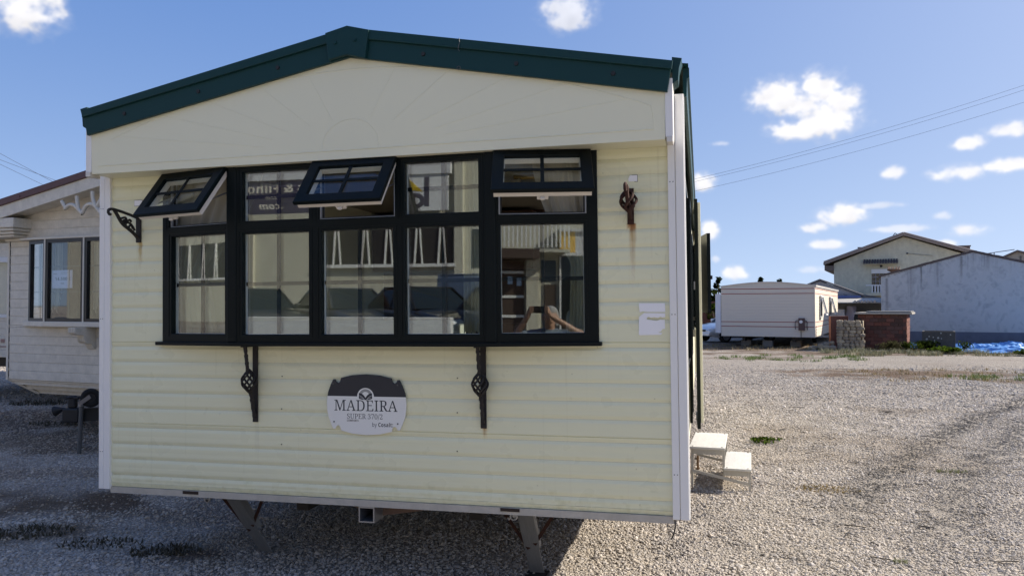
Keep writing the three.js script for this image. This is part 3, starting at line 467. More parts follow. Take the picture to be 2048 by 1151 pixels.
    mesh('handle', [rbox(-0.02, 0.0, (y0 + y1) / 2 - 0.05, (y0 + y1) / 2 + 0.05, w - 0.04, w - 0.02, 0.004).applyMatrix4(T)], offWhite, s);
  };
  sideWindow(-0.75, -2.1, 0.75, 1.9, 0); sideWindow(-4.9, -6.1, 0.85, 1.9, 0.05);
  mesh('door_frame', [box(1.813, 1.838, 0.03, 2.03, -3.25, -3.2), box(1.813, 1.838, 0.03, 2.03, -4.02, -3.97), box(1.813, 1.838, 1.98, 2.03, -3.97, -3.25)], frameDark, C);
  {
    const T = new THREE.Matrix4().makeTranslation(1.866, 0, -3.22).multiply(new THREE.Matrix4().makeRotationY(0.022));
    const d = mesh('door', [rbox(0.0285, 0.052, 0.14, 2.0, 0.02, 0.74, 0.004)].map((g) => g.applyMatrix4(T)), PM([0.62, 0.60, 0.46], 0.4), C);
    mesh('door_seal', [box(0.0, 0.028, 0.09, 2.03, 0.70, 0.745), box(0.0, 0.028, 0.09, 0.135, 0.02, 0.70), box(0.0, 0.028, 1.985, 2.03, 0.02, 0.70)].map((g) => g.applyMatrix4(T)), frameDark, d);
    mesh('pane', [box(0.0525, 0.056, 1.05, 1.85, 0.14, 0.62)].map((g) => g.applyMatrix4(T)), darkGlass, d);
    mesh('handle', [rbox(-0.03, 0.0, 1.0, 1.03, 0.60, 0.72, 0.006)].map((g) => g.applyMatrix4(T)), black, d);
    mesh('lock', [rbox(-0.035, -0.002, 0.86, 0.92, 0.60, 0.64, 0.006)].map((g) => g.applyMatrix4(T)), offWhite, d);
    const T2 = new THREE.Matrix4().makeTranslation(1.872, 0, -4.78).multiply(new THREE.Matrix4().makeRotationY(0.17));
    const u = mesh('upper_door', [box(0.0, 0.035, 1.05, 1.88, 0.02, 0.74).applyMatrix4(T2)], frameDark, C); mesh('handle', [box(0.0352, 0.06, 1.4, 1.44, 0.64, 0.7).applyMatrix4(T2)], black, u);
  }
}
// ------------------------------------------------------------------ inside the caravan, seen through the panes
const inCar = (g) => g.applyMatrix4(CARAVAN);
function curtainGeo(x0, dir, wTop, wMid, wLow, seed) {
  const nx = 40, ny = 28, pos = [], uv = [], idx = [], r = rng(seed), ph = r() * 6;
  for (let j = 0; j <= ny; j++) for (let i = 0; i <= nx; i++) {
    const t = j / ny, u = i / nx, y = lerp(2.02, 0.98, t), w = t < 0.62 ? lerp(wTop, wMid, Math.pow(t / 0.62, 1.6)) : lerp(wMid, wLow, (t - 0.62) / 0.38), amp = 0.022 * (0.6 + 0.4 * Math.sin(u * 9 + ph));
    pos.push(x0 + dir * u * w, y + 0.01 * Math.sin(u * 30), -0.12 + amp * Math.sin(u * 40 + ph + 0.6 * Math.sin(t * 3)) + 0.03 * Math.sin(t * 3)); uv.push(u * wTop, y);
    if (i && j) { const k = j * (nx + 1) + i; idx.push(k - nx - 2, k - 1, k, k - nx - 2, k, k - nx - 1); }
  }
  const g = new THREE.BufferGeometry(); g.setAttribute('position', new THREE.Float32BufferAttribute(pos, 3)); g.setAttribute('uv', new THREE.Float32BufferAttribute(uv, 2)); g.setIndex(idx); g.computeVertexNormals(); return inCar(g);
}
const curtainMat = new THREE.MeshPhysicalMaterial({ color: lin(0.6, 0.55, 0.44), roughness: 0.95, transmission: 0.35, thickness: 0, side: THREE.DoubleSide });
single('curtain', 'beige curtain tied back inside the left end of the bay window', 'curtain', curtainGeo(-1.36, 1, 0.62, 0.24, 0.30, 3), curtainMat);
single('curtain', 'beige curtain tied back inside the right end of the bay window', 'curtain', curtainGeo(1.35, -1, 0.36, 0.13, 0.15, 4), curtainMat);
single('curtain', 'narrow beige curtain inside the third pane of the bay window', 'curtain', curtainGeo(0.72, -1, 0.16, 0.14, 0.15, 9), curtainMat);
{
  const s = thing('bench_sofa', 'beige bench sofa just inside the bay window', 'sofa'); CARAVAN.decompose(s.position, s.quaternion, s.scale);
  mesh('backrest', [rbox(-1.2, 0.53, 0.5, 1.055, -0.32, -0.14, 0.04, 4)], M([0.4, 0.38, 0.34], 0.9), s); mesh('seat', [rbox(-1.2, 0.53, 0.1, 0.48, -0.85, -0.33, 0.04, 4)], fabric, s); mesh('arm', [rbox(-1.7, -1.2, 0.1, 0.95, -2.2, -0.3, 0.05, 4)], fabric, s);
  const c = thing('armchair_cushion', 'pale blue grey cushion standing in the right end of the bay', 'cushion'); CARAVAN.decompose(c.position, c.quaternion, c.scale);
  mesh('cover', [rbox(1.15, 1.55, 0.65, 1.14, -0.42, -0.2, 0.09, 5)], M([0.42, 0.47, 0.5], 0.95, { map: mottle }), c);
  const l = thing('ceiling_lamp', 'ceiling lamp with three pale glass shades inside the right opening', 'lamp'); CARAVAN.decompose(l.position, l.quaternion, l.scale);
  mesh('bar', [rod(V(0.55, 2.12, -1.5), V(1.05, 2.12, -1.5), 0.02), rod(V(0.8, 2.12, -1.5), V(0.8, 2.24, -1.5), 0.02)], M([0.4, 0.25, 0.08], 0.3, { metalness: 0.8 }), l);
  for (const x of [0.57, 0.8, 1.03]) mesh('lamp_shade', [new THREE.LatheGeometry([[0.025, 0], [0.04, -0.02], [0.055, -0.07], [0.075, -0.11], [0.07, -0.112]].map(([a, b]) => new THREE.Vector2(a, b)), 18).rotateX(0.5).translate(x, 2.11, -1.48)], M([0.62, 0.52, 0.38], 0.4), l);
}
// ------------------------------------------------------------------ everything else
// ------------------------------------------------------------------ generic builders
function plank(x0, x1, y0, y1, z = 0, gr = 0.007) { // a siding board with chamfered edges
  return poly([[z - gr, y0], [z, y0 + gr], [z, y1 - gr], [z - gr, y1], [z - 0.02, y1], [z - 0.02, y0]].map(([a, b]) => [-a, b]).reverse(), 0, x1 - x0).rotateY(Math.PI / 2).translate(x0, 0, 0);
}
function leafMesh(n, place, size, r) { // many small leaf faces
  const pos = [], nor = [], uv = [];
  for (let i = 0; i < n; i++) {
    const c = place(i), s = size * (0.6 + 0.8 * r()), a = V(r() - 0.5, r() - 0.5, r() - 0.5).normalize(), b = V(r() - 0.5, r() - 0.2, r() - 0.5).normalize(), nn = new THREE.Vector3().crossVectors(a, b).normalize(); b.crossVectors(nn, a).normalize();
    const p = [c.clone().addScaledVector(a, -s), c.clone().addScaledVector(b, s * 0.4), c.clone().addScaledVector(a, s), c.clone().addScaledVector(b, -s * 0.4)];
    for (const k of [0, 1, 2, 0, 2, 3]) { pos.push(p[k].x, p[k].y, p[k].z); nor.push(nn.x, nn.y, nn.z); uv.push(0, 0); }
  }
  const g = new THREE.BufferGeometry(); g.setAttribute('position', new THREE.Float32BufferAttribute(pos, 3)); g.setAttribute('normal', new THREE.Float32BufferAttribute(nor, 3)); g.setAttribute('uv', new THREE.Float32BufferAttribute(uv, 2)); return g;
}
function bladesGeo(n, place, h, r, lean = 0.5) { // grass blades
  const pos = [], nor = [], uv = [];
  for (let i = 0; i < n; i++) {
    const c = place(i); if (!c) continue; const a = r() * 6.283, hh = h * (0.4 + 0.9 * r()), w = 0.004 + 0.004 * r(), lx = Math.cos(a) * hh * lean * r(), lz = Math.sin(a) * hh * lean * r(), b = r() * 6.283, wx = Math.cos(b) * w, wz = Math.sin(b) * w;
    const m = V(c.x + lx * 0.35, c.y + hh * 0.6, c.z + lz * 0.35), t = V(c.x + lx, c.y + hh, c.z + lz), nn = V(-wz, 0.004, wx).normalize();
    const q = [[c.x - wx, c.y, c.z - wz], [c.x + wx, c.y, c.z + wz], [m.x + wx * 0.8, m.y, m.z + wz * 0.8], [m.x - wx * 0.8, m.y, m.z - wz * 0.8], [t.x, t.y, t.z]];
    for (const k of [0, 1, 2, 0, 2, 3, 3, 2, 4]) { pos.push(...q[k]); nor.push(nn.x, nn.y, nn.z); uv.push(0, 0); }
  }
  const g = new THREE.BufferGeometry(); g.setAttribute('position', new THREE.Float32BufferAttribute(pos, 3)); g.setAttribute('normal', new THREE.Float32BufferAttribute(nor, 3)); g.setAttribute('uv', new THREE.Float32BufferAttribute(uv, 2)); return g;
}
const leafMat = (c) => new THREE.MeshPhysicalMaterial({ color: lin(...c), roughness: 0.8, transmission: 0.35, thickness: 0, side: THREE.DoubleSide });
const greenLeaf = leafMat([0.11, 0.17, 0.03]), darkLeaf = leafMat([0.05, 0.085, 0.022]), dryLeaf = leafMat([0.27, 0.205, 0.09]), greyLeaf = leafMat([0.19, 0.20, 0.11]), brightLeaf = leafMat([0.17, 0.28, 0.04]), crownLeaf = leafMat([0.085, 0.13, 0.04]), mossy = leafMat([0.075, 0.065, 0.035]);

// ------------------------------------------------------------------ two-step stool at the door
{
  const t = thing('step_stool', 'white metal two-tread step stool beside the caravan door', 'steps'); CARAVAN.decompose(t.position, t.quaternion, t.scale);
  t.quaternion.setFromAxisAngle(V(0, 1, 0), -0.30); t.position.set(1.668, 0, -7.235);
  const paint = PM([0.74, 0.72, 0.66], 0.5, { map: mottle }), legMat = M([0.56, 0.53, 0.46], 0.6, { map: mottle });
  // local x towards the yard, z towards the viewer; front edge z = 0
  const tread = (x0, x1, y, z0, z1) => { const p = mesh('tread', [rbox(x0, x1, y - 0.022, y, z0, z1, 0.004)], paint, t); stuffPart(mesh('screws', [[x0 + 0.03, z1 - 0.03], [x1 - 0.03, z1 - 0.03], [x0 + 0.03, z0 + 0.03], [x1 - 0.03, z0 + 0.03]].map(([a, b]) => new THREE.CylinderGeometry(0.008, 0.008, 0.003, 10).translate(a, y + 0.0015, b)), rust, p)); };
  tread(-0.01, 0.315, 0.385, -0.86, 0.0); tread(0.30, 0.545, 0.205, -0.86, 0.015);
  const legs = [[0.005, 0.36, -0.02], [0.29, 0.36, -0.02], [0.005, 0.36, -0.82], [0.29, 0.36, -0.82]]; for (const [x, h, z] of legs) mesh('leg', [box(x, x + 0.022, x > 0.2 ? 0.16 : -0.02, h, z - 0.022, z)], z < -0.5 && x < 0.1 ? M([0.3, 0.19, 0.11], 0.85, { map: mottle }) : legMat, t);
  for (const z of [-0.008, -0.82]) mesh('leg', [box(0.52, 0.542, -0.02, 0.183, z - 0.022, z)], legMat, t);
  for (const z of [-0.012, -0.812]) { mesh('apron', [box(0.028, 0.289, 0.315, 0.3625, z - 0.008, z)], legMat, t); mesh('apron', [box(0.3005, 0.519, 0.135, 0.1825, z - 0.004, z + 0.004)], legMat, t); mesh('brace', [bar(V(0.01, 0.165, z + 0.006), V(0.53, 0.065, z + 0.006), 0.026, 0.008)], legMat, t); }
  mesh('brace', [bar(V(0.03, 0.33, -0.80), V(0.30, 0.25, -0.80), 0.024, 0.008)], legMat, t);
}

// ------------------------------------------------------------------ caravan on the left
const leftWhite = M([0.82, 0.755, 0.64], 0.5, { map: mottle }), brownCap = M([0.11, 0.045, 0.042], 0.5);
{
  const t = thing('static_caravan', 'off-white caravan with brown roof edge and price sign, half hidden at left', 'caravan', [-6.859, 0, -10.517], -THREE.MathUtils.degToRad(22));
  const W = 4.4;
  for (let y = 0.70, k = 0; y < 1.42; y += 0.118, k++) mesh('siding_panel', plank(0, W, y, Math.min(1.435, y + 0.118)), leftWhite, t);
  for (let y = 1.435; y < 2.57; y += 0.118) mesh('siding_panel', plank(0, 0.375, y, Math.min(2.575, y + 0.118)), leftWhite, t);
  for (let y = 2.60, k = 0; y < 3.3; y += 0.118, k++) mesh('siding_panel', plank(0.1 + k * 0.1, W - 0.1 - k * 0.1, y, y + 0.118, 0.03), leftWhite, t);
  mesh('ledge', [rbox(-0.05, W + 0.05, 2.572, 2.606, 0, 0.05, 0.006)], leftWhite, t);
  const ser = []; for (let y = 0.72; y < 2.55; y += 0.118) ser.push(box(-0.02, -0.002, y + 0.02, y + 0.09, -0.012, -0.003)); stuffPart(mesh('corner_gap', ser, black, t));
  mesh('corner_trim', [box(-0.06, -0.021, 0.69, 2.57, -0.03, 0.004)], leftWhite, t);
  // lower front panel leaning back, ribbed
  for (let k = 0; k < 3; k++) mesh('skirt_panel', [poly([[0.0 + 0.09 * k, 0.69 - 0.066 * k], [W, 0.69 - 0.066 * k], [W, 0.63 - 0.066 * k], [0.08 + 0.09 * k, 0.63 - 0.066 * k]].reverse(), -0.02, 0).rotateX(0).translate(0, 0, -0.05 - 0.09 * k)], leftWhite, t);
  mesh('skirt_trim', [bar(V(-0.03, 0.70, -0.02), V(0.28, 0.495, -0.24), 0.03, 0.03)], leftWhite, t);
  mesh('body', [box(-0.05, W, 0.5, 2.6, -9, -0.6), box(-0.05, W, 0.68, 1.42, -0.6, -0.021), box(-0.05, W, 2.6, 3.0, -9, -0.021)], leftWhite, t);
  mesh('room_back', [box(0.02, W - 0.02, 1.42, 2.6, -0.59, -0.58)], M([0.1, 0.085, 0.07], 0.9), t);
  // barge board, brown edge, soffit
  const yl = (x) => 2.857 + 0.179 * (x - 0.214), yu = (x) => 3.016 + 0.177 * (x - 0.214), yc = (x) => 3.104 + 0.176 * (x - 0.214), ax = 2.25, x0 = -0.25;
  mesh('barge_board', [poly([[x0, yl(x0)], [ax, yl(ax)], [W + 0.2, yl(x0)], [W + 0.2, yu(x0)], [ax, yu(ax)], [x0, yu(x0)]], 0.27, 0.30, 0.004)], leftWhite, t);
  mesh('roof_edge', [poly([[x0, yu(x0)], [ax, yu(ax)], [W + 0.2, yu(x0)], [W + 0.2, yc(x0)], [ax, yc(ax)], [x0, yc(x0)]], 0.25, 0.325, 0.004), new THREE.SphereGeometry(0.012, 8, 6).translate(0.62, yu(0.62) + 0.035, 0.325)], brownCap, t);
  mesh('roof', [poly([[x0, yu(x0) - 0.03], [ax, yu(ax) - 0.03], [W + 0.2, yu(x0) - 0.03], [W + 0.2, yu(x0) + 0.04], [ax, yu(ax) + 0.04], [x0, yu(x0) + 0.04]], -9.1, 0.268)], M([0.2, 0.1, 0.09], 0.7), t);
  mesh('soffit', [poly([[x0, yl(x0) + 0.02], [ax, yl(ax) + 0.02], [ax, yl(ax) + 0.035], [x0, yl(x0) + 0.035]], 0.0, 0.268)], leftWhite, t);
  mesh('eave_corbel', [rbox(-0.25, 0.45, 2.73, 2.86, 0.0, 0.29, 0.01), rbox(-0.25, 0.42, 2.69, 2.728, 0.0, 0.27, 0.012), rbox(-0.25, 0.385, 2.65, 2.688, 0.0, 0.24, 0.012), rbox(-0.25, 0.35, 2.615, 2.648, 0.0, 0.21, 0.012)], leftWhite, t);
  // fretwork web under the barge board
  const fr = (pts, r = 0.026) => tube(pts.map(([x, y]) => V(x, y, 0.275)), r, 20, 6);
  for (const g of [fr([[1.33, 3.03], [1.37, 2.98], [1.405, 2.92]]), fr([[1.39, 2.93], [1.48, 2.975], [1.57, 2.955], [1.64, 2.90], [1.70, 2.85]]), fr([[1.69, 2.855], [1.76, 2.945], [1.85, 2.965], [1.93, 2.93], [2.0, 2.86], [2.08, 2.80]]), fr([[1.60, 3.08], [1.605, 3.0], [1.63, 2.91]]), fr([[1.87, 3.125], [1.875, 3.04], [1.92, 2.94]]), fr([[1.95, 2.93], [2.02, 3.02], [2.12, 3.15]]), fr([[2.08, 2.80], [2.2, 2.93], [2.3, 2.95]])]) mesh('fretwork', [g], leftWhite, t);
  // bow window
  const blk = PM([0.013, 0.013, 0.015], 0.35), U = (ax_, az, bx, bz) => { const e = V(bx - ax_, 0, bz - az).normalize(); return new THREE.Matrix4().makeBasis(e, V(0, 1, 0), V(-e.z, 0, e.x)).setPosition(ax_, 0, az); };
  for (const [m, w] of [[U(0.38, 0.005, 0.835, 0.12), 0.47], [U(0.85, 0.12, 1.545, 0.12), 0.695], [U(1.56, 0.12, 2.25, 0.12), 0.69], [U(2.265, 0.12, 2.95, 0.12), 0.69]]) {
    const b = 0.045, y0 = 1.49, y1 = 2.57, f = mesh('window_frame', [box(0, w, y0, y0 + b, -0.04, 0.01), box(0, w, y1 - b, y1, -0.04, 0.01), box(0, b, y0 + b, y1 - b, -0.04, 0.01), box(w - b, w, y0 + b, y1 - b, -0.04, 0.01)].map((g) => g.applyMatrix4(m)), blk, t);
    mesh('pane', [box(b, w - b, y0 + b, y1 - b, -0.02, -0.016).applyMatrix4(m)], glass, f);
    mesh('glazing_bar', [box(w * 0.56, w * 0.56 + 0.012, y0 + b, y1 - b, -0.034, -0.026), box(b, w - b, 1.875, 1.887, -0.0345, -0.0265 + 0.002), box(b, w - b, 2.205, 2.217, -0.0345, -0.0245)].map((g) => g.applyMatrix4(m)), greySteel, f);
    const c = []; for (const s of [0, 1]) { const nx = 14; for (let i = 0; i < nx; i++) { const u0 = lerp(0.03, 0.15, i / nx), u1 = lerp(0.03, 0.15, (i + 1) / nx); c.push(box(s ? w - u1 : u0, s ? w - u0 : u1, 1.6 + 0.4 * Math.abs(i / nx - 0.2), 2.52, -0.12 + 0.012 * Math.sin(i * 1.9), -0.112 + 0.012 * Math.sin(i * 1.9))); } }
    mesh('curtain', c.map((g) => g.applyMatrix4(m)), curtainMat, t).userData.kind = 'stuff';
  }
  for (const [x, z] of [[0.8425, 0.13], [1.5525, 0.13], [2.2575, 0.13]]) mesh('mullion', [rbox(x - 0.012, x + 0.012, 1.49, 2.575, z - 0.03, z + 0.01, 0.003)], leftWhite, t);
  mesh('window_sill', [rbox(0.86, 2.98, 1.43, 1.495, 0.0, 0.16, 0.006), poly([[0.29, 0.0], [0.29, 0.03], [0.86, 0.16], [0.86, 0.0]].map(([x, z]) => [x, -z]), 1.43, 1.495, 0.003).rotateX(-Math.PI / 2)], leftWhite, t);
  mesh('window_head', [rbox(0.36, 2.98, 2.571, 2.60, 0.051, 0.14, 0.006)], leftWhite, t);
  const prof = [[0, 1.425], [0.30, 1.425], [0.30, 1.36], [0.26, 1.33], [0.18, 1.325], [0.165, 1.25], [0.13, 1.22], [0.06, 1.21], [0.03, 1.15], [0, 1.14]];
  mesh('corbel', [poly(prof.map(([z, y]) => [-z, y]).reverse(), 0, 0.13, 0.006).rotateY(Math.PI / 2).translate(1.5, 0, 0.002)], leftWhite, t);
  const flutes = []; for (let k = 0; k < 4; k++) flutes.push(rbox(1.512 + k * 0.028, 1.53 + k * 0.028, 1.365, 1.42, 0.296, 0.31, 0.004), rbox(1.512 + k * 0.028, 1.53 + k * 0.028, 1.255, 1.32, 0.17, 0.183, 0.004)); stuffPart(mesh('flutes', flutes, leftWhite, t));
}
{
  const map = canvasTex(512, 448, (g, w, h) => {
    g.fillStyle = '#c9cbe2'; g.fillRect(0, 0, w, h); g.fillStyle = '#2a3044'; g.textAlign = 'center'; g.font = 'bold 104px sans-serif'; g.fillText('14.500 €', w * 0.53, h * 0.56); g.font = 'bold 46px sans-serif'; g.fillText('+IVA', w * 0.5, h * 0.77);
    g.fillStyle = '#3c4258'; g.font = 'italic bold 34px sans-serif'; g.fillText('Maria', w * 0.15, h * 0.22); g.fillStyle = '#6d7288'; for (let k = 0; k < 3; k++) g.fillRect(w * 0.42, h * (0.10 + k * 0.06), w * (0.46 - 0.08 * k), 6);
  });
  const s = thing('price_sign', 'white paper price sign in the left caravan window reading 14.500 €', 'sign', [-6.859, 0, -10.517], -THREE.MathUtils.degToRad(22));
  mesh('sheet', [new THREE.PlaneGeometry(0.37, 0.235).translate(1.115, 2.045, 0.091)], M([0.9, 0.9, 0.9], 0.7, { map }), s); mesh('backing', [box(0.93, 1.3, 1.928, 2.162, 0.086, 0.0895)], white, s);
}
{ // the caravan behind it
  const t = thing('static_caravan', 'cream caravan glimpsed at the left edge behind the brown-roofed one', 'caravan', [-11.1, 0, -14.1], -THREE.MathUtils.degToRad(16));
  for (let y = 0.8; y < 2.75; y += 0.125) { const hole = y > 1.5 && y < 2.45; mesh('siding_panel', plank(0, hole ? 0.9 : 4.2, y, y + 0.125), leftWhite, t); if (hole) mesh('siding_panel', plank(2.93, 4.2, y, y + 0.125), leftWhite, t); }
  mesh('window_frame', [box(0.9, 2.93, 2.46, 2.55, -0.03, 0.02), box(0.9, 2.93, 1.49, 1.55, -0.03, 0.02), box(0.9, 0.96, 1.55, 2.46, -0.03, 0.02), box(2.86, 2.93, 1.55, 2.46, -0.03, 0.02)], white, t);
  mesh('pane', [box(0.96, 2.86, 1.55, 2.46, -0.012, -0.008)], glass, t); mesh('net_curtain', [box(0.9, 2.93, 1.5, 2.55, -0.12, -0.11)], M([0.42, 0.43, 0.48], 0.9), t);
  mesh('stripe', [box(0, 4.2, 0.98, 0.995, 0.002, 0.006)], M([0.25, 0.09, 0.08], 0.7), t); const dog = []; for (let x = 0; x < 4.2; x += 0.14) dog.push(box(x, x + 0.09, 1.06, 1.12, 0.002, 0.006)); stuffPart(mesh('border_pattern', dog, M([0.4, 0.24, 0.2], 0.7), t));
  mesh('body', [box(0, 4.2, 0.78, 2.9, -7, -0.2)], leftWhite, t); mesh('roof', [box(-0.1, 4.3, 2.9, 3.0, -7.1, 0.15)], M([0.3, 0.28, 0.26], 0.7), t); mesh('chassis_beam', [box(0.4, 3.8, 0.6, 0.78, -6.5, -0.4)], black, t);
}
{ // drawbar with jockey wheel, standing between the two caravans
  const t = thing('trailer_drawbar', 'black trailer drawbar with raised jockey wheel left of the cream caravan', 'trailer'); const blk = M([0.014, 0.014, 0.015], 0.6);
  each('beam', [bar(V(-5.02, 0.44, -8.93), V(-3.4, 0.46, -9.5), 0.15, 0.07, V(0, 0, 1)), bar(V(-4.75, 0.55, -8.98), V(-3.5, 0.68, -9.5), 0.03, 0.03)], blk, t);
  mesh('coupling', [rbox(-5.17, -4.98, 0.36, 0.52, -9.0, -8.86, 0.02), rbox(-5.13, -5.04, 0.52, 0.66, -8.97, -8.9, 0.02), rbox(-5.16, -5.0, 0.62, 0.65, -8.96, -8.9, 0.01), new THREE.ConeGeometry(0.06, 0.14, 12).rotateZ(-1.3).translate(-5.22, 0.5, -8.93)], blk, t);
  mesh('jack_tube', [rod(V(-4.97, -0.02, -8.87), V(-4.95, 0.5, -8.87), 0.024, 14), rod(V(-4.95, 0.5, -8.87), V(-4.935, 0.62, -8.87), 0.028, 14)], greySteel, t); mesh('clamp', [rod(V(-4.943, 0.55, -8.87), V(-4.937, 0.60, -8.87), 0.036, 14)], galv, t);
  const w = mesh('jockey_wheel', [new THREE.TorusGeometry(0.075, 0.034, 12, 28).rotateY(0.35).translate(-4.83, 0.645, -8.85)], rubber, t); mesh('hub', [new THREE.CylinderGeometry(0.05, 0.05, 0.05, 20).rotateX(Math.PI / 2).rotateY(0.35).translate(-4.83, 0.645, -8.85)], black, w);
  mesh('wheel_fork', [bar(V(-4.935, 0.58, -8.80), V(-4.80, 0.67, -8.78), 0.045, 0.008)], M([0.2, 0.2, 0.21], 0.45, { metalness: 0.6 }), t);
}

// ------------------------------------------------------------------ caravan across the yard
{
  const t = thing('static_caravan', 'beige caravan with red pinstripes standing across the gravel yard', 'caravan', [12.2, 0, -31], -THREE.MathUtils.degToRad(27)), beige = M([0.66, 0.60, 0.51], 0.5), red = M([0.28, 0.05, 0.05], 0.6);
  const W = 3.72, Lc = 12, y0 = 0.42, y1 = 2.5;
  for (let k = 0; k < 17; k++) { const a = y0 + k * (y1 - y0) / 17, b = y0 + (k + 1) * (y1 - y0) / 17; mesh('siding_panel', plank(-W, 0, a, b, 0, 0.006), beige, t); mesh('siding_panel', plank(0, Lc, a, b, 0, 0.012).rotateY(Math.PI / 2).translate(0, 0, 0), beige, t); }
  const arch = []; for (let i = 0; i <= 12; i++) { const u = i / 12; arch.push([-W * u, y1 + 0.16 * Math.sin(Math.PI * u)]); }
  mesh('gable', [poly([...arch, [-W, y1], [0, y1]].slice(0, 13), -0.03, 0.001)], beige, t);
  const rf = arch.map(([x, y]) => [x + (x === 0 ? 0.06 : 0) - (x < -3.7 ? 0.06 : 0), y]); mesh('roof', [poly([...rf.map(([x, y]) => [x, y + 0.035]), ...rf.slice().reverse()], -Lc, 0.03)], M([0.6, 0.57, 0.52], 0.5), t);
  mesh('eave_strip', [box(0.0, 0.05, y1 - 0.03, y1 + 0.03, -Lc, 0.0)], white, t);
  for (const y of [2.40, 2.20, 1.03, 0.84]) { mesh('pinstripe', [box(-W, 0.004, y - 0.014, y + 0.014, 0.001, 0.006)], red, t); mesh('pinstripe', [box(0.001, 0.006, y - 0.012, y + 0.012, -Lc, 0)], red, t); }
  mesh('corner_trim', [box(-0.03, 0.008, y0, y1, 0.0008, 0.009)], beige, t);
  mesh('body', [box(-W, -0.03, y0, y1, -Lc, -0.03)], beige, t);
  for (const [z, w] of [[-1.9, 0.85], [-6.6, 1.0]]) {
    const f = mesh('window', [box(0.001, 0.03, 1.25, 2.1, z - w, z)], darkGlass, t); mesh('window_frame', [box(0.0305, 0.045, 1.2, 1.25, z - w - 0.05, z + 0.05), box(0.0305, 0.045, 2.1, 2.15, z - w - 0.05, z + 0.05), box(0.0305, 0.045, 1.25, 2.1, z, z + 0.05), box(0.0305, 0.045, 1.25, 2.1, z - w - 0.05, z - w)], white, f);
    const T = new THREE.Matrix4().makeTranslation(0.05, 2.12, z).multiply(new THREE.Matrix4().makeRotationZ(0.24)), s = mesh('opening_sash', [box(0, 0.03, -0.85, -0.79, -w, 0), box(0, 0.03, -0.06, 0, -w, 0), box(0, 0.03, -0.79, -0.06, -0.06, 0), box(0, 0.03, -0.79, -0.06, -w, -w + 0.06)].map((g) => g.applyMatrix4(T)), white, t); mesh('pane', [box(0.012, 0.016, -0.79, -0.06, -w + 0.06, -0.06).applyMatrix4(T)], glass, s);
  }
  mesh('door', [box(-W - 0.24, -W - 0.02, 0.55, 2.2, -0.06, 0.0), box(-W - 0.24, -W - 0.19, 0.55, 2.2, 0.001, 0.02), box(-W - 0.09, -W - 0.04, 0.55, 2.2, 0.001, 0.02)], M([0.7, 0.71, 0.75], 0.4), t);
  const m = mesh('meter_box', [rbox(-0.62, -0.38, 0.7, 1.2, 0.007, 0.12, 0.01)], M([0.1, 0.06, 0.055], 0.7), t); mesh('dial', [new THREE.CylinderGeometry(0.065, 0.065, 0.02, 20).rotateX(Math.PI / 2).translate(-0.52, 1.05, 0.126)], white, m);
  each('cable', [tube([V(-0.62, 1.1, 0.06), V(-0.72, 1.08, 0.07), V(-0.75, 0.9, 0.05), V(-0.74, 0.74, 0.04)], 0.013, 12, 5), tube([V(-0.38, 1.1, 0.06), V(-0.3, 1.06, 0.07), V(-0.3, 0.86, 0.05), V(-0.28, 0.72, 0.04)], 0.013, 12, 5), tube([V(-0.53, 0.7, 0.05), V(-0.53, 0.5, 0.03), V(-0.53, 0.4, 0.03)], 0.012, 8, 5)], black, t);
  each('chassis_beam', [box(-2.9, -2.8, 0.22, 0.42, -Lc, -0.3), box(-0.9, -0.8, 0.22, 0.42, -Lc, -0.3)], black, t);
  for (const [x, z] of [[-2.85, -1], [-0.85, -1], [-1.9, -0.6]]) mesh('support_block', [box(x - 0.2, x + 0.2, -0.05, 0.25, z - 0.2, z + 0.2)], M([0.2, 0.19, 0.18], 0.95), t);
  mesh('wheel', [new THREE.CylinderGeometry(0.28, 0.28, 0.18, 20).rotateZ(Math.PI / 2).translate(-0.5, 0.25, -5), new THREE.CylinderGeometry(0.28, 0.28, 0.18, 20).rotateZ(Math.PI / 2).translate(-3.2, 0.25, -5)].slice(0, 1), rubber, t);
}

